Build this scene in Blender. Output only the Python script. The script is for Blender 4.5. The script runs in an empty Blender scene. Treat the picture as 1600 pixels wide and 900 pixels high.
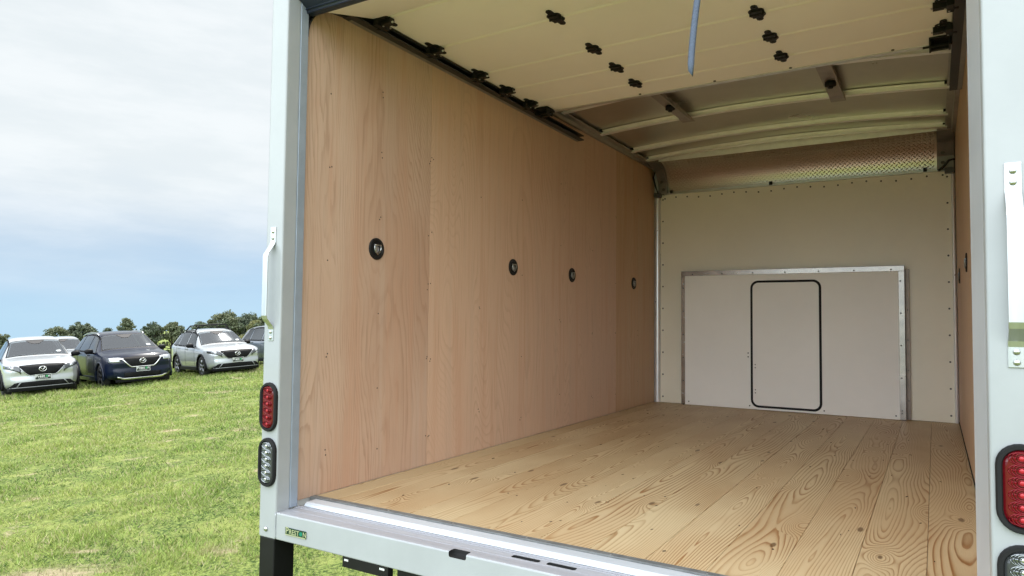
import bpy, bmesh, math, random
import numpy as np
from mathutils import Vector, Matrix
S = bpy.context.scene
C = S.collection
rnd = random.Random(7)

# ------------------------------------------------------------------ camera, sky, sun, exposure
F_PX = 1091.5
CAM = Vector((2.0990, -1.9805, 0.7015))
yaw, pitch, roll = 0.5440827, 0.0448265, 0.0103039
fw = Vector((-math.sin(yaw)*math.cos(pitch), math.cos(yaw)*math.cos(pitch), math.sin(pitch)))
r0 = Vector((math.cos(yaw), math.sin(yaw), 0)); u0 = r0.cross(fw)
rt = math.cos(roll)*r0 + math.sin(roll)*u0
up = -math.sin(roll)*r0 + math.cos(roll)*u0
cd = bpy.data.cameras.new('camera'); cam = bpy.data.objects.new('camera', cd); C.objects.link(cam)
M = Matrix((( rt.x, up.x, -fw.x, CAM.x), (rt.y, up.y, -fw.y, CAM.y), (rt.z, up.z, -fw.z, CAM.z), (0, 0, 0, 1)))
cam.matrix_world = M
cd.sensor_width = 36; cd.lens = F_PX*36/1600; cd.clip_start = 0.05; cd.clip_end = 12000
S.camera = cam

SUN_EL, SUN_AZ = math.radians(58), math.radians(-38)      # azimuth from +Y towards -X: ahead-left of the truck, high
sdir = Vector((math.sin(SUN_AZ)*math.cos(SUN_EL), math.cos(SUN_AZ)*math.cos(SUN_EL), math.sin(SUN_EL)))
world = bpy.data.worlds.new('World'); S.world = world; world.use_nodes = True
nt = world.node_tree; nt.nodes.clear()
def N(nt, typ, ins=None, **kw):
    n = nt.nodes.new(typ)
    for k, v in kw.items(): setattr(n, k, v)
    for k, v in (ins or {}).items():
        if hasattr(v, 'is_output') or isinstance(v, bpy.types.NodeSocket): nt.links.new(v, n.inputs[k])
        else: n.inputs[k].default_value = v
    return n
def mth(nt, op, a, b=0.0, c=None, clamp=False):
    n = N(nt, 'ShaderNodeMath', {0: a, 1: b}, operation=op, use_clamp=clamp)
    if c is not None:
        if isinstance(c, bpy.types.NodeSocket): nt.links.new(c, n.inputs[2])
        else: n.inputs[2].default_value = c
    return n.outputs[0]
def mrange(nt, v, a, b, c=0.0, d=1.0, smooth=True):
    n = N(nt, 'ShaderNodeMapRange', {0: v, 1: a, 2: b, 3: c, 4: d})
    if smooth: n.interpolation_type = 'SMOOTHSTEP'
    return n.outputs[0]
def mixc(nt, f, a, b, blend='MIX'):
    n = N(nt, 'ShaderNodeMix', data_type='RGBA', blend_type=blend)
    for i, v in ((0, f), (6, a), (7, b)):
        if isinstance(v, bpy.types.NodeSocket): nt.links.new(v, n.inputs[i])
        else: n.inputs[i].default_value = v if i == 0 else (*v, 1) if len(v) == 3 else v
    return n.outputs[2]
tc = N(nt, 'ShaderNodeTexCoord')
sep = N(nt, 'ShaderNodeSeparateXYZ', {0: tc.outputs['Generated']})
zc = mth(nt, 'MAXIMUM', sep.outputs[2], 0.0)
zz = mth(nt, 'MULTIPLY_ADD', zc, 0.8, 0.14)                # keeps the low sky blue, and the part below the horizon too
cmb = N(nt, 'ShaderNodeCombineXYZ', {0: sep.outputs[0], 1: sep.outputs[1], 2: zz})
nrm = N(nt, 'ShaderNodeVectorMath', {0: cmb.outputs[0]}, operation='NORMALIZE')
sky = N(nt, 'ShaderNodeTexSky', sky_type='NISHITA', sun_disc=False, sun_elevation=SUN_EL, sun_rotation=-SUN_AZ, air_density=1.0, dust_density=0.4, ozone_density=1.6)
nt.links.new(nrm.outputs[0], sky.inputs[0])
skyc = mixc(nt, 1.0, sky.outputs[0], (1.02, 1.08, 1.06), 'MULTIPLY')
# thin cloud veil, stretched flat
cv = N(nt, 'ShaderNodeCombineXYZ', {0: sep.outputs[0], 1: sep.outputs[1], 2: mth(nt, 'MULTIPLY', sep.outputs[2], 4.5)})
n1 = N(nt, 'ShaderNodeTexNoise', {'Vector': cv.outputs[0], 'Scale': 1.7, 'Detail': 5.0, 'Roughness': 0.5, 'Distortion': 0.4}).outputs[0]
n2 = N(nt, 'ShaderNodeTexNoise', {'Vector': cv.outputs[0], 'Scale': 4.6, 'Detail': 6.0, 'Roughness': 0.6}).outputs[0]
h = mth(nt, 'ADD', sep.outputs[2], mth(nt, 'MULTIPLY', mth(nt, 'SUBTRACT', n1, 0.5), 0.16))
h = mth(nt, 'ADD', h, mth(nt, 'MULTIPLY', mth(nt, 'SUBTRACT', n2, 0.5), 0.05))
veil = mrange(nt, h, 0.0, 0.20)
veil = mth(nt, 'MULTIPLY_ADD', veil, 0.85, 0.10)
cl = mixc(nt, mrange(nt, n2, 0.35, 0.65), (5.7, 6.1, 6.25), (6.3, 6.6, 6.7))
cl2 = mixc(nt, mrange(nt, sep.outputs[2], 0.45, 0.95), cl, (13.0, 13.3, 13.6))     # the cloud is brighter high up, round the sun
beh = mrange(nt, mth(nt, 'MULTIPLY', sep.outputs[1], -1.0), -.05, .75)                # and raised behind the camera, added to light the frame and interior
cl2 = mixc(nt, beh, cl2, (26.0, 28.0, 29.5))
col = mixc(nt, veil, skyc, cl2)
bg = N(nt, 'ShaderNodeBackground', {0: col, 1: 0.075})
wo = N(nt, 'ShaderNodeOutputWorld', {0: bg.outputs[0]})

sl = bpy.data.lights.new('sun', 'SUN'); sl.energy = 2.4; sl.angle = math.radians(3.0); sl.color = (1.0, 0.96, 0.89)
so = bpy.data.objects.new('sun', sl); C.objects.link(so)
so.rotation_euler = sdir.to_track_quat('Z', 'Y').to_euler(); so.location = (0, 0, 20)

S.view_settings.view_transform = 'Standard'; S.view_settings.look = 'None'
S.view_settings.exposure = 1.0; S.view_settings.gamma = 1.0; S.view_settings.use_curve_mapping = False
S.render.engine = 'CYCLES'
S.cycles.use_denoising = True; S.cycles.max_bounces = 12; S.cycles.diffuse_bounces = 8; S.cycles.glossy_bounces = 5
S.cycles.sample_clamp_indirect = 8.0
try: S.cycles.denoising_prefilter = 'ACCURATE'
except Exception: pass

# ------------------------------------------------------------------ helpers
class MB:
    """collects shapes into one mesh"""
    def __init__(s): s.v = []; s.f = []; s.m = []; s.sm = []; s.uv = None
    def add(s, vs, fs, mi=0, smooth=False):
        o = len(s.v); s.v += [tuple(p) for p in vs]
        s.f += [tuple(o+i for i in f) for f in fs]; s.m += [mi]*len(fs); s.sm += [smooth]*len(fs)
    def box(s, x0, x1, y0, y1, z0, z1, mi=0, rot=None, piv=None):
        vs = [Vector((x, y, z)) for z in (z0, z1) for y in (y0, y1) for x in (x0, x1)]
        if rot is not None:
            p = Vector(piv) if piv is not None else Vector(((x0+x1)/2, (y0+y1)/2, (z0+z1)/2))
            vs = [rot @ (q-p) + p for q in vs]
        s.add(vs, [(0, 2, 3, 1), (4, 5, 7, 6), (0, 1, 5, 4), (2, 6, 7, 3), (0, 4, 6, 2), (1, 3, 7, 5)], mi)
    def prism(s, poly, a, b, axis, mi=0, smooth=False):
        """poly: 2D points, extruded from a to b along axis ('x': (y,z), 'y': (x,z), 'z': (x,y))"""
        def P(p, t): return (t, p[0], p[1]) if axis == 'x' else (p[0], t, p[1]) if axis == 'y' else (p[0], p[1], t)
        n = len(poly); vs = [P(p, a) for p in poly] + [P(p, b) for p in poly]
        s.add(vs, [tuple(range(n))[::-1], tuple(range(n, 2*n))], mi)
        o = len(s.v)-2*n
        fs = [(o+i, o+(i+1) % n, o+n+(i+1) % n, o+n+i) for i in range(n)]
        s.f += fs; s.m += [mi]*n; s.sm += [smooth]*n
    def tube(s, pts, r, n=8, mi=0, cap=True, smooth=True, rs=None):
        pts = [Vector(p) for p in pts]; rings = []
        for i, p in enumerate(pts):
            t = (pts[min(i+1, len(pts)-1)] - pts[max(i-1, 0)]).normalized()
            a = Vector((0, 0, 1)) if abs(t.z) < .9 else Vector((1, 0, 0))
            e1 = t.cross(a).normalized(); e2 = t.cross(e1)
            rr = rs[i] if rs else r
            rings.append([p + rr*(math.cos(2*math.pi*k/n)*e1 + math.sin(2*math.pi*k/n)*e2) for k in range(n)])
        vs = [q for g in rings for q in g]; fs = []
        for i in range(len(pts)-1):
            for k in range(n): fs.append((i*n+k, i*n+(k+1) % n, (i+1)*n+(k+1) % n, (i+1)*n+k))
        s.add(vs, fs, mi, smooth)
        if cap: 
            o = len(s.v)-len(vs)
            s.f += [tuple(o+k for k in range(n))[::-1], tuple(o+(len(pts)-1)*n+k for k in range(n))]; s.m += [mi]*2; s.sm += [False]*2
    def disc(s, c, nrm_, r, t, n=14, mi=0, dome=0.0, sx=1.0):
        c = Vector(c); w = Vector(nrm_).normalized()
        a = Vector((0, 0, 1)) if abs(w.z) < .9 else Vector((0, 1, 0))
        e1 = a.cross(w).normalized(); e2 = w.cross(e1)
        R = lambda rr, h: [c + w*h + rr*(math.cos(2*math.pi*k/n)*e1*sx + math.sin(2*math.pi*k/n)*e2) for k in range(n)]
        vs = R(r, 0) + R(r, t) + R(r*.6, t+dome) + [c + w*(t+dome*1.3)]
        fs = [tuple(range(n))[::-1]]
        for j in (0, 1): fs += [(j*n+k, j*n+(k+1) % n, (j+1)*n+(k+1) % n, (j+1)*n+k) for k in range(n)]
        fs += [(2*n+k, 2*n+(k+1) % n, 3*n) for k in range(n)]
        s.add(vs, fs, mi, dome > 0)
    def sweep(s, path, prof, closed_prof=True, mi=0, smooth=False, sidev=(1, 0, 0)):
        """path in a plane; prof points (a along sidev, b along the path normal)"""
        path = [Vector(p) for p in path]; sv = Vector(sidev); n = len(prof); vs = []
        for i, p in enumerate(path):
            t = (path[min(i+1, len(path)-1)] - path[max(i-1, 0)]).normalized(); nn = sv.cross(t).normalized()
            vs += [p + sv*a + nn*b for a, b in prof]
        fs = []
        for i in range(len(path)-1):
            for k in range(n if closed_prof else n-1): fs.append((i*n+k, i*n+(k+1) % n, (i+1)*n+(k+1) % n, (i+1)*n+k))
        if closed_prof: fs += [tuple(range(n))[::-1], tuple((len(path)-1)*n+k for k in range(n))]
        s.add(vs, fs, mi, smooth)
    def build(s, name, mats, parent=None, bevel=0.0, seg=2, fix=True):
        me = bpy.data.meshes.new(name); me.from_pydata(s.v, [], s.f)
        if not isinstance(mats, (list, tuple)): mats = [mats]
        for m in mats: me.materials.append(m)
        me.polygons.foreach_set('material_index', s.m); me.polygons.foreach_set('use_smooth', s.sm)
        if fix:
            bm = bmesh.new(); bm.from_mesh(me); bmesh.ops.recalc_face_normals(bm, faces=bm.faces); bm.to_mesh(me); bm.free()
        me.update()
        o = bpy.data.objects.new(name, me); C.objects.link(o)
        if parent is not None: put(o, parent)
        if bevel:
            b = o.modifiers.new('bevel', 'BEVEL'); b.width = bevel; b.segments = seg; b.limit_method = 'ANGLE'; b.angle_limit = math.radians(40)
            b.harden_normals = False
        return o
def _pieces(s, name, mats, parent=None, bevel=0.0, seg=2):
    """each connected piece becomes a part of its own"""
    par = list(range(len(s.v)))
    def find(i):
        while par[i] != i: par[i] = par[par[i]]; i = par[i]
        return i
    for f in s.f:
        for i in f[1:]: par[find(i)] = find(f[0])
    groups = {}
    for k, f in enumerate(s.f): groups.setdefault(find(f[0]), []).append(k)
    out = []
    for g_ in groups.values():
        m = MB(); mp = {}
        for k in g_:
            f = []
            for i in s.f[k]:
                if i not in mp: mp[i] = len(m.v); m.v.append(s.v[i])
                f.append(mp[i])
            m.f.append(tuple(f)); m.m.append(s.m[k]); m.sm.append(s.sm[k])
        out.append(m.build(name, mats, parent, bevel, seg))
    return out
MB.pieces = _pieces
def put(o, parent):
    """child keeps its mesh in the coordinates it was built in"""
    o.parent = parent
    if parent.get('built_in_world'): o.location = -Vector(parent.location)
def thing(name, label, cat, loc=(0, 0, 0), rz=0.0, group=None, world_coords=False):
    o = bpy.data.objects.new(name, None); C.objects.link(o); o.location = loc; o.rotation_euler = (0, 0, rz)
    o['label'] = label; o['category'] = cat
    if group: o['group'] = group
    if world_coords: o['built_in_world'] = 1
    o.empty_display_size = .2
    return o
def structure(o): o['kind'] = 'structure'; return o

def mat(name, col=(.5, .5, .5), rough=.5, metal=0.0, coat=0.0, spec=.5, **kw):
    m = bpy.data.materials.new(name); m.use_nodes = True; b = m.node_tree.nodes['Principled BSDF']
    b.inputs['Base Color'].default_value = (*col, 1); b.inputs['Roughness'].default_value = rough
    b.inputs['Metallic'].default_value = metal; b.inputs['Coat Weight'].default_value = coat
    b.inputs['Specular IOR Level'].default_value = spec; b.inputs['Coat Roughness'].default_value = .06
    for k, v in kw.items(): b.inputs[k.replace('_', ' ')].default_value = v
    return m
def T(m): return m.node_tree, m.node_tree.nodes['Principled BSDF']
def vary(m, scale=6.0, amt=.06, bump=0.0, bscale=120.0, rough_amt=.08, stretch=(1, 1, 1), detail=5.0):
    """slight dirt / unevenness on colour, roughness and surface"""
    t, b = T(m); tc = N(t, 'ShaderNodeTexCoord')
    mp = N(t, 'ShaderNodeMapping', {0: tc.outputs['Object'], 3: stretch})
    n = N(t, 'ShaderNodeTexNoise', {'Vector': mp.outputs[0], 'Scale': scale, 'Detail': detail, 'Roughness': .6}).outputs[0]
    c = b.inputs['Base Color'].default_value[:3]
    f = mrange(t, n, .3, .7)
    t.links.new(mixc(t, f, tuple(x*(1-amt) for x in c), tuple(min(1, x*(1+amt*.6)) for x in c)), b.inputs['Base Color'])
    r = b.inputs['Roughness'].default_value
    t.links.new(mth(t, 'MULTIPLY_ADD', n, 2*rough_amt, r-rough_amt), b.inputs['Roughness'])
    if bump:
        n2 = N(t, 'ShaderNodeTexNoise', {'Vector': mp.outputs[0], 'Scale': bscale, 'Detail': 2.0}).outputs[0]
        bp = N(t, 'ShaderNodeBump', {'Height': n2, 'Strength': bump, 'Distance': .002}); t.links.new(bp.outputs[0], b.inputs['Normal'])
    return m

# ------------------------------------------------------------------ materials
m_white = vary(mat('white_paint', (.375, .393, .408), .32, coat=.3), 5, .05, .08, 60)
m_shell = vary(mat('white_panel', (.78, .78, .76), .4), 2, .03)
m_galv = vary(mat('galvanised_steel', (.55, .57, .60), .38, .85), 30, .12, .1, 80)
m_alu = vary(mat('aluminium', (.72, .72, .70), .34, .9), 14, .1, .1, 60, .1, (1, .1, 1))
m_bow = vary(mat('bow_aluminium', (.95, .93, .90), .34, .5), 14, .06, 0, 120, .03)
m_edge = vary(mat('edge_aluminium', (.42, .38, .34), .26, .95), 9, .15, .1, 60, .05, (1, .1, 1))
m_alub = vary(mat('bright_aluminium', (.86, .87, .88), .30, .55), 10, .05, .05, 60)
m_roof = vary(mat('roof_sheet', (.54, .50, .44), .30, .8), 2.5, .10, .35, 2.4, .08)
m_black = vary(mat('black_plastic', (.012, .011, .011), .5, spec=.3), 20, .2)
m_rubber = vary(mat('black_rubber', (.012, .012, .013), .6, spec=.25), 20, .15)
m_seal = vary(mat('blue_black_seal', (.02, .028, .05), .35), 20, .15)
m_blacksteel = vary(mat('black_steel', (.009, .009, .009), .5, spec=.25), 8, .2)
m_track = vary(mat('dark_track_steel', (.05, .05, .055), .45, .6), 30, .25)
m_screw = mat('screw_head', (.10, .085, .07), .45, .6)
m_zinc = mat('zinc_bolt', (.55, .56, .55), .28, 1.0)
m_sill = vary(mat('sill_threshold', (.66, .70, .75), .34, .25), 12, .05, .06, 90, .1, (.15, 1, 1))
m_sillflat = vary(mat('worn_sill_top', (.46, .465, .50), .42, .25), 10, .09, .15, 150, .1, (.08, 3, 1))
m_strip = vary(mat('grey_edge_strip', (.22, .23, .23), .5, .4), 18, .2, .1)
m_door = vary(mat('beige_door_panel', (.97, .92, .855), .42), 1.2, .035, .12, 260)
m_front = vary(mat('cream_bulkhead', (.90, .84, .69), .36), 1.5, .04, .35, 40)
m_access = vary(mat('off_white_panel', (.94, .915, .865), .45), 1.6, .035, .1, 120)
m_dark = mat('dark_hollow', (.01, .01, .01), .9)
m_chrome = mat('chrome', (.8, .8, .8), .08, 1.0)
m_strap = vary(mat('blue_grey_webbing', (.105, .13, .19), .8), 300, .25, .6, 400)

def ring_wood(name, light, dark, spacing, depth, dlen, contrast=1.0, knots=True, stretch=.32, streak=.25, rough=.5, bump=.25, pith=.10, hue=.12, mod=.35, tones=0.0, wob=.012):
    """sawn-wood figure: growth rings round a wandering pith line, cut by the board face. UV = (across, along) in metres"""
    m = mat(name, light, rough); t, b = T(m); tc = N(t, 'ShaderNodeTexCoord')
    sp = N(t, 'ShaderNodeSeparateXYZ', {0: tc.outputs['UV']}); u, v = sp.outputs[0], sp.outputs[1]
    at = N(t, 'ShaderNodeAttribute', attribute_name='seed'); sa = N(t, 'ShaderNodeSeparateColor', {0: at.outputs['Color']})
    seed = sa.outputs[0]
    # slow wander of the pith along the board
    cv = lambda a, c_, s: N(t, 'ShaderNodeCombineXYZ', {0: a, 1: c_, 2: s}).outputs[0]
    s50 = mth(t, 'MULTIPLY', seed, 57.0)
    nA = N(t, 'ShaderNodeTexNoise', {'Vector': cv(s50, mth(t, 'MULTIPLY', v, dlen), 0.0), 'Scale': 1.0, 'Detail': 2.0}).outputs[0]
    nB = N(t, 'ShaderNodeTexNoise', {'Vector': cv(s50, mth(t, 'MULTIPLY', v, dlen*.6), 7.3), 'Scale': 1.0, 'Detail': 1.0}).outputs[0]
    D = mth(t, 'ADD', mth(t, 'MULTIPLY', mth(t, 'ABSOLUTE', mth(t, 'SUBTRACT', nA, .48)), depth*5), .004)
    px = mth(t, 'SUBTRACT', u, mth(t, 'MULTIPLY', mth(t, 'SUBTRACT', nB, .5), pith*2.2))
    px = mth(t, 'SUBTRACT', px, mth(t, 'MULTIPLY', mth(t, 'SUBTRACT', sa.outputs[1], .5), pith))
    # grain turbulence
    nC = N(t, 'ShaderNodeTexNoise', {'Vector': cv(mth(t, 'MULTIPLY', u, 9.0), mth(t, 'MULTIPLY', v, 9.0*stretch), s50), 'Scale': 1.0, 'Detail': 3.0, 'Roughness': .45}).outputs[0]
    nD = N(t, 'ShaderNodeTexNoise', {'Vector': cv(mth(t, 'MULTIPLY', u, 34.0), mth(t, 'MULTIPLY', v, 34.0*stretch*.5), s50), 'Scale': 1.0, 'Detail': 2.0}).outputs[0]
    rho = mth(t, 'SQRT', mth(t, 'ADD', mth(t, 'MULTIPLY', px, px), mth(t, 'MULTIPLY', D, D)))
    rho = mth(t, 'ADD', rho, mth(t, 'MULTIPLY', mth(t, 'SUBTRACT', nC, .5), wob*4.0))
    rho = mth(t, 'ADD', rho, mth(t, 'MULTIPLY', mth(t, 'SUBTRACT', nD, .5), wob*.6))
    knotmask = None
    if knots:
        vo = N(t, 'ShaderNodeTexVoronoi', {'Vector': cv(mth(t, 'MULTIPLY_ADD', u, 5.0, s50), mth(t, 'MULTIPLY', v, 1.7), 0.0), 'Scale': 1.0, 'Randomness': 1.0}, feature='F1', voronoi_dimensions='2D')
        dk = vo.outputs['Distance']
        kn = mrange(t, dk, .0, .42, 1.0, 0.0)
        rho = mth(t, 'ADD', rho, mth(t, 'MULTIPLY', mth(t, 'MULTIPLY', mth(t, 'MULTIPLY', kn, kn), mrange(t, N(t, 'ShaderNodeSeparateColor', {0: vo.outputs['Color']}).outputs[1], .35, .6)), .06))
        knotmask = mrange(t, mth(t, 'ADD', dk, mth(t, 'MULTIPLY', mth(t, 'SUBTRACT', nD, .5), .08)), .03, .055, 1.0, 0.0)
        kr = N(t, 'ShaderNodeSeparateColor', {0: vo.outputs['Color']}).outputs[0]
        knotmask = mth(t, 'MULTIPLY', knotmask, mrange(t, kr, .62, .64))
    nH = N(t, 'ShaderNodeTexNoise', {'Vector': cv(mth(t, 'MULTIPLY', u, 3.0), mth(t, 'MULTIPLY', v, .5), mth(t, 'ADD', s50, 3.0)), 'Scale': 1.0, 'Detail': 1.0}).outputs[0]
    rho = mth(t, 'MULTIPLY', rho, mrange(t, nH, .3, .7, .62, 1.55))
    ph = mth(t, 'FRACT', mth(t, 'MULTIPLY', rho, 1.0/spacing))
    ramp = N(t, 'ShaderNodeValToRGB', {0: ph}); e = ramp.color_ramp.elements
    e[0].position = 0.0; e[0].color = (.25, .25, .25, 1); e[1].position = 1.0; e[1].color = (.85, .85, .85, 1)
    for p_, c_ in ((.10, .02), (.45, .06), (.70, .32), (.90, 1.0)):
        x = e.new(p_); x.color = (c_, c_, c_, 1)
    # softens where rings get wide, uneven darkness
    nE = N(t, 'ShaderNodeTexNoise', {'Vector': cv(mth(t, 'MULTIPLY', u, 5.0), mth(t, 'MULTIPLY', v, 2.0), s50), 'Scale': 1.0, 'Detail': 3.0}).outputs[0]
    f = mth(t, 'MULTIPLY', ramp.outputs[0], mth(t, 'MULTIPLY', mrange(t, nE, .3, .68, mod, 1.0), contrast))
    # fine fibres
    nF = N(t, 'ShaderNodeTexNoise', {'Vector': cv(mth(t, 'MULTIPLY', u, 420.0), mth(t, 'MULTIPLY', v, 14.0), s50), 'Scale': 1.0, 'Detail': 3.0}).outputs[0]
    f = mth(t, 'ADD', f, mth(t, 'MULTIPLY', mth(t, 'SUBTRACT', nF, .5), streak), clamp=True)
    colr = mixc(t, f, light, dark)
    nG = N(t, 'ShaderNodeTexNoise', {'Vector': cv(mth(t, 'MULTIPLY', u, 2.2), mth(t, 'MULTIPLY', v, .9), s50), 'Scale': 1.0, 'Detail': 3.0}).outputs[0]
    colr = mixc(t, mrange(t, nG, .3, .7, 0, hue), colr, tuple(x*y for x, y in zip(dark, (1.25, 1.2, 1.15))))
    colr = mixc(t, mth(t, 'MULTIPLY', sa.outputs[2], hue), colr, tuple(x*y for x, y in zip(light, (.62, .55, .46))))
    if tones:
        nT = N(t, 'ShaderNodeTexNoise', {'Vector': cv(mth(t, 'MULTIPLY', u, 16.0), mth(t, 'MULTIPLY', v, .55), mth(t, 'ADD', s50, 11.0)), 'Scale': 1.0, 'Detail': 4.0, 'Roughness': .6}).outputs[0]
        nU = N(t, 'ShaderNodeTexNoise', {'Vector': cv(mth(t, 'MULTIPLY', u, 90.0), mth(t, 'MULTIPLY', v, 2.2), mth(t, 'ADD', s50, 19.0)), 'Scale': 1.0, 'Detail': 3.0, 'Roughness': .6}).outputs[0]
        colr = mixc(t, mrange(t, nT, .50, .68, 0, tones), colr, tuple(x*y for x, y in zip(light, (.84, .68, .60))))
        colr = mixc(t, mrange(t, nT, .50, .32, 0, tones*.8), colr, tuple(x*y for x, y in zip(light, (.84, .88, .92))))
        colr = mixc(t, mrange(t, nU, .54, .72, 0, tones*.8), colr, tuple(x*y for x, y in zip(light, (.60, .52, .46))))
    if knots:
        colr = mixc(t, mth(t, 'MULTIPLY', knotmask, .8), colr, tuple(x*.38 for x in dark))
    t.links.new(colr, b.inputs['Base Color'])
    bp = N(t, 'ShaderNodeBump', {'Height': mth(t, 'ADD', mth(t, 'MULTIPLY', f, -.5), mth(t, 'MULTIPLY', nF, .5)), 'Strength': bump, 'Distance': .0006})
    t.links.new(bp.outputs[0], b.inputs['Normal'])
    return m
m_pine = ring_wood('pine_board', (.67, .535, .325), (.28, .125, .035), .0108, .060, .60, contrast=1.1, stretch=.10, streak=.28, bump=.35, wob=.0085, hue=.34)
m_lauan = ring_wood('plywood_figured', (.65, .465, .35), (.35, .205, .135), .021, .12, .62, contrast=.66, knots=False, stretch=.16, streak=.75, bump=.2, pith=.42, hue=.6, mod=.0, tones=.5, wob=.026, rough=.55)
m_lauan2 = ring_wood('plywood_straight', (.67, .465, .335), (.48, .30, .20), .030, .5, .25, contrast=.46, tones=.42, knots=False, stretch=.05, streak=.62, bump=.15, pith=.8, hue=.18, wob=.012, rough=.55)
m_lauan3 = ring_wood('plywood_yellow', (.64, .44, .28), (.44, .28, .155), .022, .3, .25, contrast=.55, tones=.55, knots=False, stretch=.05, streak=.5, bump=.15, pith=.5, hue=.3, wob=.012, rough=.55)

m_diamond = mat('diamond_plate', (.62, .55, .48), .28, 1.0)

# ------------------------------------------------------------------ ground
GP = (0.0, -0.048, 0.0)
def ss(a, b, x): x = min(1, max(0, (x-a)/(b-a))); return x*x*(3-2*x)
def gz(x, y):
    """the field falls gently away beyond the truck"""
    d = math.hypot(x-2, y+2)
    z = 0.045*x + 0.056*y - .95
    base = 0.04152*0
    z = GA*x + GB*y + GC
    z -= 3.4*ss(34, 105, d)
    return z
GA, GB, GC = 0.0494, 0.0424, -0.9525
rs = [0]+[0.6*1.09**i for i in range(110)]; rs = [r for r in rs if r < 7000]+[7000]
nth = 180; vs = []; fs = []
for r in rs:
    for k in range(nth):
        a = 2*math.pi*k/nth; x = -4+r*math.cos(a); y = 2+r*math.sin(a); vs.append((x, y, gz(x, y)))
for i in range(len(rs)-1):
    for k in range(nth): fs.append((i*nth+k, i*nth+(k+1) % nth, (i+1)*nth+(k+1) % nth, (i+1)*nth+k))
g = MB(); g.add(vs, fs, 0, True)
def grass_colour(t, pos):
    """patchy summer grass: green, yellow-green and a few worn earth spots, by place"""
    nA = N(t, 'ShaderNodeTexNoise', {'Vector': pos, 'Scale': .55, 'Detail': 5.0, 'Roughness': .62}).outputs[0]
    nB = N(t, 'ShaderNodeTexNoise', {'Vector': pos, 'Scale': 2.6, 'Detail': 4.0, 'Roughness': .6}).outputs[0]
    nC = N(t, 'ShaderNodeTexNoise', {'Vector': pos, 'Scale': .9, 'Detail': 6.0, 'Roughness': .68, 'Distortion': .6}).outputs[0]
    return nA, nB, nC
mg = mat('field_soil_and_grass', (.1, .12, .04), .95, spec=.15); t, b = T(mg)
pos = N(t, 'ShaderNodeNewGeometry').outputs['Position']
nA, nB, nC = grass_colour(t, pos)
nf = N(t, 'ShaderNodeTexNoise', {'Vector': pos, 'Scale': 34.0, 'Detail': 5.0, 'Roughness': .7}).outputs[0]
nf2 = N(t, 'ShaderNodeTexNoise', {'Vector': pos, 'Scale': 7.0, 'Detail': 5.0, 'Roughness': .7}).outputs[0]
gc = mixc(t, mrange(t, nf, .38, .62), (.035, .070, .016), (.24, .30, .08))
gc = mixc(t, mrange(t, nB, .40, .64, 0, .6), gc, (.30, .33, .10))
gc = mixc(t, mrange(t, nf2, .54, .68, 0, .6), gc, (.06, .10, .025))
gc = mixc(t, mrange(t, nC, .585, .66, 0, .85), gc, mixc(t, nf, (.34, .27, .17), (.46, .38, .26)))
t.links.new(gc, b.inputs['Base Color'])
bp = N(t, 'ShaderNodeBump', {'Height': nf, 'Strength': .8, 'Distance': .05}); t.links.new(bp.outputs[0], b.inputs['Normal'])
structure(g.build('ground', mg, fix=False))

# grass blades: denser and finer near the camera, one object
m_grass = mat('grass_blades', (.12, .2, .04), .6, spec=.25); t, b = T(m_grass)
pos = N(t, 'ShaderNodeNewGeometry').outputs['Position']; nA, nB, nC = grass_colour(t, pos)
at = N(t, 'ShaderNodeAttribute', attribute_name='seed'); sa = N(t, 'ShaderNodeSeparateColor', {0: at.outputs['Color']})
gc = mixc(t, mrange(t, sa.outputs[0], .15, .9), (.030, .078, .010), (.31, .425, .10))
gc = mixc(t, mrange(t, nA, .38, .62, 0, .75), gc, mixc(t, sa.outputs[1], (.15, .23, .04), (.52, .55, .17)))
gc = mixc(t, mth(t, 'MULTIPLY', mrange(t, sa.outputs[2], .78, .85), .8), gc, (.44, .37, .23))
gc = mixc(t, mrange(t, nC, .57, .65, 0, .7), gc, (.42, .38, .22))
t.links.new(gc, b.inputs['Base Color'])
out = [n for n in t.nodes if n.type == 'OUTPUT_MATERIAL'][0]
tr = N(t, 'ShaderNodeBsdfTranslucent', {0: gc}); mx = N(t, 'ShaderNodeMixShader', {0: .18, 1: b.outputs[0], 2: tr.outputs[0]})
t.links.new(mx.outputs[0], out.inputs[0])
rg = np.random.default_rng(3)
def scatter(n, rmin, rmax, a0, a1, pw):
    """points round the camera; a = angle left of +Y in degrees; density falls with distance"""
    r = (rmin**pw + (rmax**pw-rmin**pw)*rg.random(n))**(1/pw); a = np.radians(a0+(a1-a0)*rg.random(n))
    return CAM.x - r*np.sin(a), CAM.y + r*np.cos(a), r
A = [scatter(560000, 3.2, 34, 38, 72, .95), scatter(60000, 1.2, 30, -20, 38, 1.2), scatter(70000, 1.2, 30, 72, 110, 1.1)]
X = np.concatenate([a[0] for a in A]); Y = np.concatenate([a[1] for a in A]); Rr = np.concatenate([a[2] for a in A])
cars_at = [(-19.66, 8.37), (-19.53, 11.14), (-19.6, 14.25), (-20.0, 17.3), (-25.6, 10.5)]
clump = np.sin(X*3.1+1.3*np.sin(Y*2.3))*np.sin(Y*2.7+1.7*np.sin(X*1.9))
fine = np.sin(X*17+2*np.sin(Y*13))*np.sin(Y*19+2*np.sin(X*11))
keep = rg.random(len(X)) < (.46+.30*clump+.34*fine)
keep &= ~((X > -.05) & (X < 2.3) & (Y > 0.4) & (Y < 4))
worn = np.hypot(X+.9, (Y-1.2)*.8) < .8+.25*np.sin(X*9)
keep &= ~(worn & (rg.random(len(X)) < .75))
X, Y, Rr, clump = X[keep], Y[keep], Rr[keep], clump[keep]; n = len(X)
hh = (.014+.028*rg.random(n))*(1+.45*clump)*(1+.02*Rr)
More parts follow.
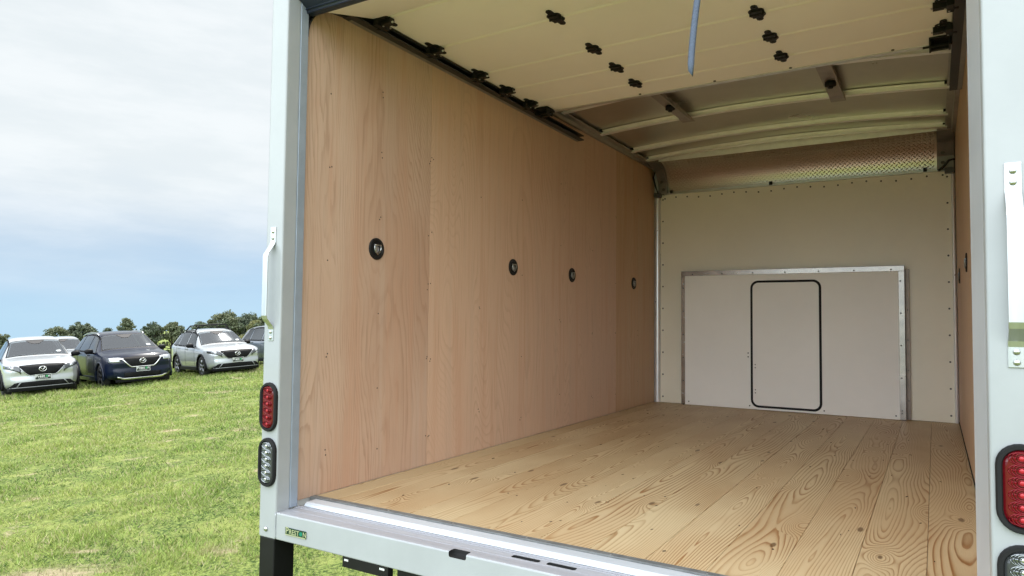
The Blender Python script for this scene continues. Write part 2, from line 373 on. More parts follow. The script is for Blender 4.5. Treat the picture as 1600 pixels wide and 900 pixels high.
for cx, cy in cars_at:
    dd = np.maximum(np.abs(X-cx)-2.5, np.abs(Y-cy)-1.1); hh = np.where(dd < .5, hh*(1.9-.9*np.clip(dd, -.2, .5)*1.6), hh)
ww = .0013+.00048*Rr
Z = GA*X+GB*Y+GC - 3.4*(lambda q: q*q*(3-2*q))(np.clip((np.hypot(X-2, Y+2)-34)/71, 0, 1)) - .004
th = rg.random(n)*2*np.pi; ln = 1.1*hh*(rg.random(n)+.25); la = rg.random(n)*2*np.pi
V = np.empty((n, 3, 3)); V[:, 0] = np.stack([X-ww*np.cos(th), Y-ww*np.sin(th), Z], 1); V[:, 1] = np.stack([X+ww*np.cos(th), Y+ww*np.sin(th), Z], 1)
V[:, 2] = np.stack([X+ln*np.cos(la), Y+ln*np.sin(la), Z+hh], 1)
def tri_mesh(name, V, k, mtl, seeds):
    n = len(V); me = bpy.data.meshes.new(name); me.vertices.add(n*k); me.vertices.foreach_set('co', V.reshape(-1).astype(np.float32))
    me.loops.add(n*k); me.loops.foreach_set('vertex_index', np.arange(n*k, dtype=np.int32))
    me.polygons.add(n); me.polygons.foreach_set('loop_start', np.arange(0, n*k, k, dtype=np.int32))
    try: me.polygons.foreach_set('loop_total', np.full(n, k, dtype=np.int32))
    except Exception: pass
    at = me.attributes.new('seed', 'FLOAT_COLOR', 'FACE') if False else me.attributes.new('seed', 'FLOAT_COLOR', 'POINT')
    c = np.ones((n, k, 4), dtype=np.float32); c[:, :, :3] = seeds[:, None, :]
    at.data.foreach_set('color', c.reshape(-1)); me.materials.append(mtl); me.update(calc_edges=True)
    o = bpy.data.objects.new(name, me); C.objects.link(o); return o
sd = rg.random((n, 3)); sd[:, 0] = np.clip(sd[:, 0]*.7+.3*(.5+.5*clump), 0, 1)
go = tri_mesh('grass', V, 3, m_grass, sd)
go['kind'] = 'stuff'; go['label'] = 'short patchy green grass covering the field round the truck'; go['category'] = 'grass'

# ------------------------------------------------------------------ trees
def tree(px, depth, top_px, width_px, seed, label, tint, gaps=1.0, squat=1.0, dark=1.0):
    rr = random.Random(seed); P0 = CAM + depth*(fw + rt*(px-800)/F_PX)
    x, y = P0.x, P0.y; zg = gz(x, y)
    ztop = (CAM + depth*(fw + rt*(px-800)/F_PX - up*(top_px-450)/F_PX)).z
    H = ztop-zg; Wd = width_px/F_PX*depth
    root = thing('tree', label, 'tree', (x, y, zg), 0, 'trees beyond the parked cars')
    tb = MB(); hb = H*.35
    tb.tube([(0, 0, -.2), (.06*H*.2, 0, hb*.5), (0, .03*H*.3, hb), (.02*H, 0, H*.7)], 0, 7, rs=[.045*H, .032*H, .027*H, .01*H])
    cl = []
    for i in range(int(60*Wd*Wd/40)+44):
        a = rr.uniform(0, 2*math.pi); ph = rr.uniform(-.28, 1); rad = math.sqrt(max(0, 1-ph*ph))*rr.uniform(.35, 1.12)
        c = Vector((math.cos(a)*rad*Wd*.44, math.sin(a)*rad*Wd*.44, H*(.52*squat+.44*ph*rr.uniform(.75, 1.0)) if ph > 0 else H*(.45+1.4*ph)))
        cl.append((c, rr.choice((.055, .075, .10, .13))*max(Wd, H*.8)*gaps**-.3))
        if i % 4 == 0: tb.tube([(0, 0, hb*rr.uniform(.6, 1.3)), tuple(c*.55+Vector((0, 0, hb*.4))), tuple(c)], 0, 5, rs=[.014*H, .009*H, .003*H])
    tb.build('trunk', m_bark, root)
    rn = np.random.default_rng(seed); Vs = []; Ss = []
    for c, R_ in cl:
        n = int(100/gaps)
        d = rn.normal(size=(n, 3)); d /= np.linalg.norm(d, axis=1)[:, None]; rad = R_*(.35+.75*rn.random(n)**.6)
        p = np.array(c)[None]+d*rad[:, None]*np.array([1, 1, .72]); s = .085*H/7*(1+rn.random(n))*depth/110*1.25
        e1 = rn.normal(size=(n, 3)); e1 /= np.linalg.norm(e1, axis=1)[:, None]; e2 = np.cross(e1, d+rn.normal(size=(n, 3))*.6); e2 /= np.linalg.norm(e2, axis=1)[:, None]+1e-6
        q = np.stack([p-e1*s[:, None], p-e2*s[:, None]*.6, p+e1*s[:, None], p+e2*s[:, None]*.6], 1); Vs.append(q)
        cc = rn.random((n, 3)); cc[:, 1] = rn.random(); Ss.append(cc)
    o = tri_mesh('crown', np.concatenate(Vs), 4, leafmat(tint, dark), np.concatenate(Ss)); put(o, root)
    return root
m_bark = vary(mat('bark', (.10, .08, .06), .9), 8, .3, .5, 40)
_lm = {}
def leafmat(tint, dark=1.0):
    if (tint, dark) in _lm: return _lm[(tint, dark)]
    m = mat('foliage', tint, .6, spec=.3); t, b = T(m)
    at = N(t, 'ShaderNodeAttribute', attribute_name='seed'); sa = N(t, 'ShaderNodeSeparateColor', {0: at.outputs['Color']})
    c = mixc(t, sa.outputs[0], tuple(x*.5 for x in tint), tuple(x*1.5 for x in tint))
    c = mixc(t, mth(t, 'MULTIPLY', sa.outputs[1], .6), c, (tint[0]*1.7, tint[1]*1.35, tint[2]*1.2))
    t.links.new(c, b.inputs['Base Color']); out = [n for n in t.nodes if n.type == 'OUTPUT_MATERIAL'][0]
    tr = N(t, 'ShaderNodeBsdfTranslucent', {0: c}); mx = N(t, 'ShaderNodeMixShader', {0: .25, 1: b.outputs[0], 2: tr.outputs[0]}); t.links.new(mx.outputs[0], out.inputs[0])
    _lm[(tint, dark)] = m; return m
G1, G2, G3 = (.105, .135, .080), (.088, .120, .080), (.15, .17, .075)  # leaf tints paled towards grey to paint in distance haze
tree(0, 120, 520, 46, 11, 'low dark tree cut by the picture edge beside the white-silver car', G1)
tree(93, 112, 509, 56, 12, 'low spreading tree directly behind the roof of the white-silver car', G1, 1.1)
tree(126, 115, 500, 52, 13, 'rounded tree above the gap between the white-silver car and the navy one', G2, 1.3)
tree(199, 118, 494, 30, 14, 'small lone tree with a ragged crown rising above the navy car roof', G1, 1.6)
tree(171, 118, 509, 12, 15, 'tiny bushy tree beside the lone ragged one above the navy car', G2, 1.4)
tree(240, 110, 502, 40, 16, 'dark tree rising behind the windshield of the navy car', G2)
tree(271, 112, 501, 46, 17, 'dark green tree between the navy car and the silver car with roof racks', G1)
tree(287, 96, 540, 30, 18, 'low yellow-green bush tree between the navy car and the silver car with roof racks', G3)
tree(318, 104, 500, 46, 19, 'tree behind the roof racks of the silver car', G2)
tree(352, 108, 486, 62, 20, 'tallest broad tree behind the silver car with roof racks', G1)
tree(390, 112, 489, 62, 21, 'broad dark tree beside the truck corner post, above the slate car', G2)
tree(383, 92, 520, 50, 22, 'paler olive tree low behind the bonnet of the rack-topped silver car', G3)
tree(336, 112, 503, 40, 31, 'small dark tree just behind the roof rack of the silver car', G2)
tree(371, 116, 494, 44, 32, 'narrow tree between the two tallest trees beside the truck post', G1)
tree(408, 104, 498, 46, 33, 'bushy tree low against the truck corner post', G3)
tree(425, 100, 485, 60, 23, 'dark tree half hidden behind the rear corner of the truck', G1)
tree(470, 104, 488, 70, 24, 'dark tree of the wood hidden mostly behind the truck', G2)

# ------------------------------------------------------------------ parked cars
def lerp(tab, s):
    if s <= tab[0][0]: return tab[0][1]
    for (a, va), (b_, vb) in zip(tab, tab[1:]):
        if s <= b_: return va+(vb-va)*(s-a)/(b_-a)
    return tab[-1][1]
def smtab(tab):
    def f(s): return (lerp(tab, s-.06)+2*lerp(tab, s)+lerp(tab, s+.06))/4
    return f
class Car:
    def __init__(c, L, H, hw, big=False):
        c.L, c.hw, c.H = L, hw, H; k = H/1.68; e = L-4.65; c.k = k; c.wb = 2.70+e*.75
        c.zt = smtab([(0, .84*k), (.05, .93*k), (.14, .985*k), (.5, 1.04*k), (1.0, 1.09*k), (1.22, 1.11*k), (1.32, 1.16*k), (1.95, 1.545*k), (2.15, 1.615*k), (2.6, 1.665*k), (3.1, 1.68*k), (3.7+e, 1.65*k), (4.15+e, 1.575*k), (4.25+e, 1.50*k), (4.5+e, 1.12*k), (4.6+e, 1.0*k), (4.65+e, .88*k)])
        c.zb = smtab([(0, .80*k), (.15, .90*k), (.5, .955*k), (1.2, 1.01*k), (2, 1.035*k), (3.5, 1.08*k), (4.3+e, 1.12*k), (4.65+e, .82*k)])
        q = hw/.92
        c.w = smtab([(0, .72*q), (.08, .80*q), (.22, .87*q), (.6, .915*q), (4.0+e, .92*q), (4.4+e, .88*q), (4.65+e, .76*q)])
        c.wt = smtab([(0, .60*q), (.2, .74*q), (1.2, .79*q), (1.32, .77*q), (1.95, .635*q), (2.3, .61*q), (3.5+e, .60*q), (4.2+e, .57*q), (4.65+e, .62*q)])
    def warp(c, s, y, z):
        k = c.k; b = .17*(abs(y)/.92)**2.2 + .06*ss(.7*k, 1.0*k, z) + .05*ss(.42, .2, z) + .015*ss(.5, .62, z)*ss(.75, .62, z)
        e = c.L-s; r = .10*(abs(y)/.92)**2
        return s + b*max(0, 1-s/1.1) - r*max(0, 1-e/.8)
    def ctrl(c, s):
        w, wt, zt, zb = c.w(s), c.wt(s), c.zt(s), c.zb(s); cabin = ss(1.2, 2.0, s)
        zte = zt-.045-.02*cabin
        zte = max(zte, zb+.012)
        zl = .24+.08*ss(.5, .0, s)+.08*ss(c.L-.5, c.L, s)
        return [(0, zl), (.80*w, zl), (.95*w, zl+.07), (.995*w, .52), (.99*w, zb-.12), (.955*w, zb), (wt, zte), (.62*wt, zt-.010), (0, zt)]
    def pt(c, s, t, sgn=1, off=0.0):
        def P(s, t):
            K = c.ctrl(s); i = min(int(t), 7); f = t-i
            g = lambda j: Vector(K[j]) if 0 <= j <= 8 else (Vector((-K[1][0], K[1][1])) if j < 0 else Vector((-K[7][0], K[7][1])))
            a, b_, d, e = g(i-1), g(i), g(i+1), g(i+2); lin = b_*(1-f)+d*f
            cr = .5*((2*b_)+(d-a)*f+(2*a-5*b_+4*d-e)*f*f+(-a+3*b_-3*d+e)*f**3)
            q = lin*.45+cr*.55; y, z = q
            return Vector((c.L/2-c.warp(s, y, z), y, z))
        p = P(s, t)
        if off:
            h = .02; ds = P(min(s+h, c.L), t)-P(max(s-h, 0), t); dt = P(s, min(t+h, 8))-P(s, max(t-h, 0)); nn = ds.cross(dt)
            if nn.length > 1e-9:
                nn.normalize()
                if nn.z*(1 if t > 2 else -1) + nn.y < 0: nn = -nn
                p = p+nn*off
        return Vector((p.x, p.y*sgn, p.z))
    def fs(c, y, z):
        """distance behind the nose of the front face at (y, z)"""
        k = .99 if z < .95 else .96
        a = abs(y)/k; s = 0.0
        while s < .8 and c.w(s) < a: s += .01
        s2 = 0.0
        while s2 < .5 and c.zt(s2)-.02 < z: s2 += .01
        return c.warp(max(s, s2 if z > .8 else 0), y, z)
    def front(c, name, mtl, y0, y1, top, bot, parent, off=.012, thick=.03, n=14, both=False, rows=4):
        mb = MB()
        for sg in ((1, -1) if both else (1,)):
            for i in range(n):
                for j in range(rows):
                    q = []
                    for (ii, jj) in ((i, j), (i+1, j), (i+1, j+1), (i, j+1)):
                        y = y0+(y1-y0)*ii/n; z = bot(y)+(top(y)-bot(y))*jj/rows
                        q.append((c.L/2-c.fs(y, z)+off, y*sg, z))
                    mb.add(q, [(0, 1, 2, 3)], 0, True)
        o = mb.build(name, mtl, parent); weld(o)
        sm = o.modifiers.new('thickness', 'SOLIDIFY'); sm.thickness = thick; sm.offset = 0
        return o
    def patch(c, name, mtl, s0, s1, t0, t1, parent, sgn=(1,), off=.006, ns=14, nt_=8, ring=None):
        mb = MB()
        for g_ in sgn:
            vs = []
            for i in range(ns+1):
                for j in range(nt_+1):
                    jj = j/nt_; a, b_ = (s0(jj), s1(jj)) if callable(s0) else (s0, s1)
                    s = a+(b_-a)*i/ns; vs.append(c.pt(s, t0+(t1-t0)*jj, g_, off))
            mb.add(vs, [(i*(nt_+1)+j, (i+1)*(nt_+1)+j, (i+1)*(nt_+1)+j+1, i*(nt_+1)+j+1) for i in range(ns) for j in range(nt_) if not ring or i in (0, ns-1) or j == 0 or (ring == 'side' and j == nt_-1)], 0, True)
        o = mb.build(name, mtl, parent); weld(o); return o
def weld(o):
    bm = bmesh.new(); bm.from_mesh(o.data); bmesh.ops.remove_doubles(bm, verts=bm.verts, dist=1e-4); bmesh.ops.recalc_face_normals(bm, faces=bm.faces); bm.to_mesh(o.data); bm.free()
def text_mesh(name, body, size, mtl, parent, loc, rot, extrude=.001, align='CENTER'):
    cu = bpy.data.curves.new(name, 'FONT'); cu.body = body; cu.size = size; cu.extrude = extrude; cu.align_x = align; cu.offset = size*.012
    o = bpy.data.objects.new(name, cu); C.objects.link(o)
    dg = bpy.context.evaluated_depsgraph_get(); me = bpy.data.meshes.new_from_object(o.evaluated_get(dg)); C.objects.unlink(o); bpy.data.objects.remove(o)
    me.transform(rot.to_4x4()); me.transform(Matrix.Translation(loc)); me.materials.clear(); me.materials.append(mtl)
    return me

def glass(name, tint, ior):
    m = bpy.data.materials.new(name); m.use_nodes = True; t = m.node_tree; t.nodes.clear()
    tr = N(t, 'ShaderNodeBsdfTransparent', {0: (*tint, 1)}); gl = N(t, 'ShaderNodeBsdfGlossy', {0: (.9, .95, 1, 1), 1: .03}); fr = N(t, 'ShaderNodeFresnel', {0: ior})
    f = mth(t, 'MULTIPLY_ADD', fr.outputs[0], 1.0, .03, clamp=True)
    mx = N(t, 'ShaderNodeMixShader', {0: f, 1: tr.outputs[0], 2: gl.outputs[0]}); N(t, 'ShaderNodeOutputMaterial', {0: mx.outputs[0]}); return m
m_glass = glass('tinted_glass', (.62, .68, .70), 1.7); m_sglass = glass('side_glass', (.30, .33, .35), 1.55)
m_seat = mat('seat_fabric', (.045, .042, .042), .8); m_dash = mat('dashboard', (.03, .03, .032), .7)
m_cblack = mat('black_trim', (.005, .005, .006), .5, spec=.2)
m_tyre = mat('tyre_rubber', (.02, .02, .02), .75)
m_rimd = mat('dark_wheel', (.035, .035, .04), .3, .6)
m_lamp = mat('lamp_glass', (.45, .47, .5), .12, .6, coat=1)
m_lampd = mat('lamp_dark', (.05, .055, .06), .12, .2, coat=1)
m_plateblk = mat('plate_frame', (.015, .02, .018), .4)
m_platew = mat('plate_lettering', (.8, .82, .8), .5)
m_green = mat('green_mark', (.03, .28, .10), .5)
m_grille = mat('black_mesh_grille', (.010, .010, .011), .6, spec=.12); t, b = T(m_grille)
tcg = N(t, 'ShaderNodeTexCoord'); vg = N(t, 'ShaderNodeTexVoronoi', {'Vector': tcg.outputs['Object'], 'Scale': 26.0, 'Randomness': 0.0})
t.links.new(mixc(t, mrange(t, vg.outputs[0], .2, .5), (.002, .002, .002), (.013, .013, .014)), b.inputs['Base Color'])

def make_car(label, loc, rz, paint, L=4.60, H=1.66, hw=.92, navy=False, rack=False, rails=False, arch_black=True, lean=(0, 0), plate=True):
    c = Car(L, H, hw); k = c.k
    root = thing('parked_car', label, 'car', loc, rz, 'cars parked in a row on the grass'); root.rotation_euler = (lean[0], lean[1], rz)
    mb = MB(); ns = 62; nts = 33; T_ = [i*8/(nts-1) for i in range(nts)]; vs = []
    Sx = [L*(i/ns) for i in range(ns+1)]; Sx = sorted(set(Sx+[.02, .05, .1, .15, 1.26, 1.36, L-.05, L-.02]))
    for s in Sx:
        row = [c.pt(s, t_) for t_ in T_]; vs += row + [Vector((p.x, -p.y, p.z)) for p in row[-2:0:-1]]
    m_ = 2*nts-2
    fs = [(i*m_+j, i*m_+(j+1) % m_, (i+1)*m_+(j+1) % m_, (i+1)*m_+j) for i in range(len(Sx)-1) for j in range(m_)]
    mb.add(vs, fs, 0, True)
    # caps, drawn as shrinking rings that follow the bulge of nose and tail
    for end, s in ((0, 0.0), (1, L)):
        o = 0 if end == 0 else (len(Sx)-1)*m_; ring = vs[o:o+m_]; prev = list(range(o, o+m_)); zc_ = .62*k
        for q in (.85, .65, .4, .15):
            base = len(mb.v); new = []
            for p in ring:
                y = p.y*q; z = zc_+(p.z-zc_)*q; new.append((L/2-c.warp(s, y, z), y, z))
            mb.v += new; cur = list(range(base, base+m_))
            f_ = [(prev[j], prev[(j+1) % m_], cur[(j+1) % m_], cur[j]) for j in range(m_)]
            mb.f += f_; mb.m += [0]*m_; mb.sm += [True]*m_; prev = cur
        mb.f.append(tuple(prev)); mb.m.append(0); mb.sm.append(True)
    body = mb.build('body', [paint, m_cblack], root); weld(body)
    R_ = .365*max(1, k*.99)
    fx = L/2-.93; rx = fx-c.wb
    for x in (fx, rx):
        for sg in (1, -1):
            cb = MB(); n = 28
            poly = [(x+(R_+.045)*math.cos(2*math.pi*i/n), R_+(R_+.045)*math.sin(2*math.pi*i/n)) for i in range(n)]
            cb.prism(poly, sg*.60, sg*1.05, 'y', 1); cu = cb.build('cut', [paint, m_cblack])
            bo = body.modifiers.new('arch', 'BOOLEAN'); bo.operation = 'DIFFERENCE'; bo.object = cu; bo.solver = 'EXACT'
            cu.parent = root
    bpy.context.view_layer.update()
    dg = bpy.context.evaluated_depsgraph_get(); me = bpy.data.meshes.new_from_object(body.evaluated_get(dg)); body.modifiers.clear(); body.data = me; me.name = 'body'
    for o in [o for o in root.children if o.name.startswith('cut')]: bpy.data.objects.remove(o)
    # window openings
    bm = bmesh.new(); bm.from_mesh(body.data); dead = []
    e0 = L-4.65
    for f in bm.faces:
        q = f.calc_center_median(); s_ = L/2-q.x; z_, y_ = q.z, abs(q.y)
        zb_, zt_q, wt_ = c.zb(s_), c.zt(s_), c.wt(s_); zte_ = zt_q-.045-.02*ss(1.2, 2.0, s_)
        if z_ < zb_+.02: continue
        if 1.34 < s_ < 1.96 and y_ < wt_*.955 and z_ > zt_q-.075: dead.append(f)
        elif zb_+.035 < z_ < zte_-.045 and any(a < s_ < b_ for a, b_ in ((1.80, 2.50), (2.62, 3.42+e0*.5), (3.56+e0*.5, 3.88+e0))): dead.append(f)
    bmesh.ops.delete(bm, geom=dead, context='FACES'); bm.to_mesh(body.data); bm.free()
    dsh = MB(); zd = c.zb(1.5)
    dsh.prism([(L/2-1.42, zd-.10), (L/2-1.45, zd+.025), (L/2-1.75, zd+.045), (L/2-2.05, zd-.02), (L/2-2.08, zd-.25), (L/2-1.5, zd-.3)], -.70, .70, 'y') if False else dsh.box(L/2-2.05, L/2-1.55, -.68, .68, zd-.30, zd+.02)
    dsh.tube([(L/2-2.12, .37+.17*math.cos(a), zd-.02+.17*math.sin(a)) for a in [2*math.pi*i/16 for i in range(17)]], .016, 6, cap=False)
    dsh.build('dashboard', m_dash, root, .04)
    for xs_, ys_ in ((2.75, .37), (2.75, -.37), (3.55+e0*.4, .37), (3.55+e0*.4, -.37)):
        st0 = MB(); x_ = L/2-xs_; zc0 = zd-.42
        st0.box(x_-.22, x_+.26, ys_-.25, ys_+.25, zc0-.10, zc0+.06); st0.box(x_-.30, x_-.16, ys_-.24, ys_+.24, zc0, zc0+.62); st0.box(x_-.31, x_-.20, ys_-.13, ys_+.13, zc0+.66, zc0+.84); st0.box(x_-.265, x_-.245, ys_-.06, ys_+.06, zc0+.6, zc0+.68)
        st0.build('seat', m_seat, root, .04)
    flr = MB(); flr.box(L/2-4.2, L/2-1.3, -.80, .80, .45, .47); flr.build('cabin_floor', m_dash, root)
    # wheels
    for x in (fx, rx):
        for sg in (1, -1):
            yo = sg*(hw-.02); w = MB(); prof = [(.0, .24*0), (R_*.66, 0), (R_*.95, .012), (R_, .05), (R_, .19), (R_*.95, .225)]
            n = 28; vs_ = []; 
            for r_, d_ in [(R_*.64, .012), (R_*.70, .0), (R_*.93, .008), (R_, .04), (R_, .19), (R_*.93, .225), (R_*.6, .225)]:
                vs_ += [(x+r_*math.cos(2*math.pi*i/n), yo-sg*d_, R_+r_*math.sin(2*math.pi*i/n)) for i in range(n)]
            w.add(vs_, [(j*n+i, j*n+(i+1) % n, (j+1)*n+(i+1) % n, (j+1)*n+i) for j in range(6) for i in range(n)], 0, True)
            wo_ = w.build('wheel', m_tyre, root); rm = MB()
            rm.disc((x, yo-sg*.06, R_), (0, sg, 0), R_*.66, .004, 28, 1)
            for q in range(5):
                a = 2*math.pi*q/5+.3
                for da in (-.16, .16):
                    p0 = Vector((x+.045*math.cos(a), yo-sg*.03, R_+.045*math.sin(a))); p1 = Vector((x+R_*.63*math.cos(a+da), yo-sg*.02, R_+R_*.63*math.sin(a+da)))
                    rm.tube([p0, p1], .017, 5, 0)
            rm.disc((x, yo-sg*.035, R_), (0, sg, 0), .06, .02, 12, 0, .005)
            vs_ = []
            for r_, d_ in [(R_*.60, .02), (R_*.67, .012), (R_*.67, .05), (R_*.60, .05)]:
                vs_ += [(x+r_*math.cos(2*math.pi*i/n), yo-sg*d_, R_+r_*math.sin(2*math.pi*i/n)) for i in range(n)]
            rm.add(vs_, [(j*n+i, j*n+(i+1) % n, ((j+1) % 4)*n+(i+1) % n, ((j+1) % 4)*n+i) for j in range(4) for i in range(n)], 0, True)
            rm.build('rim', [m_rimd if not rack else mat('grey_wheel', (.30, .31, .33), .3, .8), m_cblack], wo_)
    # black arch and sill cladding
    cm = MB()
    for x in (fx, rx):
        for sg in (1, -1):
            pts = [(x+(R_+.05)*math.cos(a), 0, R_+(R_+.05)*math.sin(a)) for a in [math.radians(-18+216*i/22) for i in range(23)]]
            pts = [(p[0], sg*(c.w(L/2-p[0])*.992-.012*ss(.75, .9, p[2])), p[2]) for p in pts if p[2] > .2]
            cm.tube(pts, .034, 6)
    for sg in (1, -1): cm.box(rx+R_, fx-R_, sg*hw*.985-.02, sg*hw*.985+.012, .23, .33)
    cm.pieces('wheel_arch_trim', m_cblack if arch_black else paint, root)
    # glass
    c.patch('windshield', m_glass, 1.31, 1.98, 6.13, 8.0, root, (1, -1), .007, 16, 10)
    c.patch('windshield_frame', m_cblack, 1.27, 2.03, 6.02, 8.0, root, (1, -1), .003, 20, 16, ring='ws')
    c.patch('rear_window', m_sglass, L-.42, L-.16, 6.2, 8.0, root, (1, -1), .006, 8, 6)
    e = L-4.65; e2 = e*.75
    fr = lambda j: 1.50+.38*j
    for nme, a, b_ in (('front_side_window', lambda j: 1.52+.42*j, lambda j: 2.52), ('rear_side_window', lambda j: 2.60, lambda j: 3.45+e2*.7-.05*j), ('quarter_window', lambda j: 3.53+e2*.7-.05*j, lambda j: 4.05+e-.28*j)):
        [c.patch(nme, m_sglass, a, b_, 5.10, 5.88, root, (q_,), .007, 10, 5) for q_ in (1, -1)]
    c.patch('window_surround', m_cblack, lambda j: 1.46+.44*j, lambda j: 4.12+e-.30*j, 5.04, 5.93, root, (1,), .003, 44, 9, ring='side')
    c.patch('window_surround', m_cblack, lambda j: 1.46+.44*j, lambda j: 4.12+e-.30*j, 5.04, 5.93, root, (-1,), .003, 44, 9, ring='side')
    # front: grille, lamps, intakes
    zt_ = lambda y: .90*k-.02*(y/.5)**2
    def gb(y):
        a = abs(y); return (.615*k if a < .30 else .615*k+(.86*k-.615*k)*((a-.30)/.24)**1.3)
    c.front('grille', m_grille, -.53, .53, zt_, gb, root, .014, .03, 26)
    wing = MB(); pts = []
    for i in range(25):
        y = -.60+1.20*i/24; z = gb(y) if abs(y) < .53 else .86*k+(abs(y)-.53)*.35
        pts.append((L/2-c.fs(y, z)+.022, y, z-.004))
    wing.tube(pts, .020 if navy else .012, 6)
    wing.build('grille_trim', m_chrome if navy else mat('satin_trim', (.5, .51, .53), .25, .9), root)
    for sg in (1, -1):
        if navy:
            hl = c.front('headlight', m_lamp, sg*.60, sg*.86, lambda y: .90*k, lambda y: .765*k, root, .012, .02, 8)
            c.front('lamp_wing', m_chrome, sg*.50, sg*.66, lambda y: .875*k, lambda y: .835*k, root, .02, .02, 5)
        else:
            hl = c.front('headlight', m_lampd, sg*.50, sg*.87, lambda y: .865*k+.045*(abs(y)-.5)/.37, lambda y: (.66+.17*((abs(y)-.5)/.37)**.6)*k, root, .014, .02, 10)
            o = c.front('lamp_lens', m_lamp, sg*.66, sg*.84, lambda y: .872*k+.03*(abs(y)-.5)/.37, lambda y: (.785+.05*((abs(y)-.6)/.27))*k, hl, .024, .01, 6)
    if navy:
        c.front('lower_intake', m_grille, -.50, .50, lambda y: .475, lambda y: .345, root, .012, .02, 18)
        c.front('bumper_strip', m_chrome, -.68, .68, lambda y: .315+.05*ss(.5, .68, abs(y)), lambda y: .265+.07*ss(.5, .68, abs(y)), root, .024, .03, 20)
        c.front('lower_valance', m_cblack, -.72, .72, lambda y: .262, lambda y: .19, root, .004, .03, 18)
    else:
        c.front('lower_intake', m_grille, -.80, .80, lambda y: .46-.02*abs(y)-.12*ss(.62, .80, abs(y)), lambda y: .30, root, .012, .02, 22)
        c.front('lower_valance', m_cblack, -.80, .80, lambda y: .30, lambda y: .20, root, .016, .04, 22)
        fin = MB(); 
        for sg in (1, -1):
            fin.tube([(L/2-c.fs(y, z)+.03, sg*y, z) for y, z in ((.50, .455), (.545, .40), (.60, .32))], .014, 6)
        fin.tube([(L/2-c.fs(y, .305)+.035, y, .305) for y in [-.76+.08*i for i in range(20)]], .010, 6)
        fin.pieces('intake_trim', mat('grey_trim', (.28, .29, .3), .35, .3), root)
    # round emblem with spread wings
    em = MB(); zc_ = .775*k; xf = L/2-c.fs(0, zc_)+.035
    em.tube([(xf, .085*math.cos(a), zc_+.068*math.sin(a)) for a in [2*math.pi*i/24 for i in range(25)]], .009, 6, cap=False)
    em.tube([(xf, y, zc_+z) for y, z in ((-.075, .030), (-.045, .024), (-.015, -.012), (0, -.026), (.015, -.012), (.045, .024), (.075, .030))], .010, 6)
    em.build('emblem', m_chrome, root)
    # dealer plate
    zp = .545*k if navy else .555*k; xp = L/2-c.fs(0, zp)+.045
    pm = MB(); pm.box(xp-.02, xp, -.19, .19, zp-.075, zp+.075, 0); pl = pm.build('license_plate', m_plateblk, root, .008)
    Rm = Matrix(((0, 0, 1), (1, 0, 0), (0, 1, 0)))
    fm = MB()
    for y0, y1, z0, z1 in ((-.19, .19, .067, .075), (-.19, .19, -.075, -.067), (-.19, -.182, -.067, .067), (.182, .19, -.067, .067)): fm.box(xp, xp+.003, y0, y1, zp+z0, zp+z1)
    fm.build('plate_rim', m_platew, pl)
    for tx, dy_ in (('Prest', -.068), ('n', .142)):
        me = text_mesh('plate_lettering', tx, .105, m_platew, None, Vector((xp+.002, dy_, zp-.012)), Rm)
        o = bpy.data.objects.new('plate_lettering', me); C.objects.link(o); put(o, pl)
    d = MB(); d.disc((xp+.001, .090, zp+.015), (1, 0, 0), .032, .004, 10); d.build('plate_mark', m_green, pl)
    d = MB(); d.box(xp+.0005, xp+.002, -.11, .11, zp-.045, zp-.030); d.build('plate_small_print', mat('faint_print', (.35, .37, .36), .5), pl)
    # mirrors, handles, wipers, roof
    for sg in (1, -1):
        mm = MB(); mx_, my_, mz_ = L/2-1.72, sg*(hw+.085), 1.10*k
        vs_ = []; n1_, n2_ = 9, 12
        for i in range(n1_+1):
            a = math.pi*i/n1_
            for j in range(n2_):
                q = 2*math.pi*j/n2_; sx_, sy_, sz_ = math.cos(a), math.sin(a)*math.cos(q), math.sin(a)*math.sin(q)
                f_ = lambda v_: math.copysign(abs(v_)**.75, v_)
                vs_.append((mx_+.085*f_(sy_), my_+.12*f_(sx_), mz_+.078*f_(sz_)))
        mm.add(vs_, [(i*n2_+j, i*n2_+(j+1) % n2_, (i+1)*n2_+(j+1) % n2_, (i+1)*n2_+j) for i in range(n1_) for j in range(n2_)], 0, True)
        mm.tube([(mx_, sg*(hw-.06), mz_-.07), (mx_, my_, mz_-.05)], .028, 6); mm.build('side_mirror', m_cblack, root)
        hm = MB()
        for s_ in (2.35, 3.30+e2*.6):
            hm = MB(); q = c.pt(s_, 4.45, sg, .02); hm.box(q.x-.10, q.x+.10, q.y-.018, q.y+.018, q.z-.015, q.z+.018); hm.build('door_handle', paint, root, .008)
    sm_ = MB()                                                        # sensor housing behind the glass, tax sticker
    sm_.add([c.pt(1.83, 8-.0, 1, .012)+Vector((0, y, 0)) for y in (0,)], [], 0)
    sm_ = MB(); q0 = [c.pt(1.96, 8, 1, .013), c.pt(1.80, 8, 1, .013)]
    sm_.add([(q0[0].x, -.24, q0[0].z), (q0[0].x, .24, q0[0].z), (q0[1].x, .09, q0[1].z), (q0[1].x, -.09, q0[1].z)], [(0, 1, 2, 3)])
    sm_.build('sensor_housing', mat('sensor_grey', (.03, .028, .03), .7), root)
    st = MB(); qa, qb = c.pt(1.40, 6.6, 1, .014), c.pt(1.46, 6.6, 1, .014)
    st.add([(qa.x, qa.y, qa.z), (qa.x, qa.y-.12, qa.z), (qb.x, qb.y-.12, qb.z), (qb.x, qb.y, qb.z)], [(0, 1, 2, 3)]); st.build('window_sticker', m_platew, root)
    dm = MB()                                                         # door shut lines
    for s_ in (1.60, 2.56, 3.55+e2*.7):
        for sg in (1, -1):
            dm.tube([c.pt(s_, t_, sg, .001) for t_ in [2.4+2.6*i/10 for i in range(11)]], .004, 4)
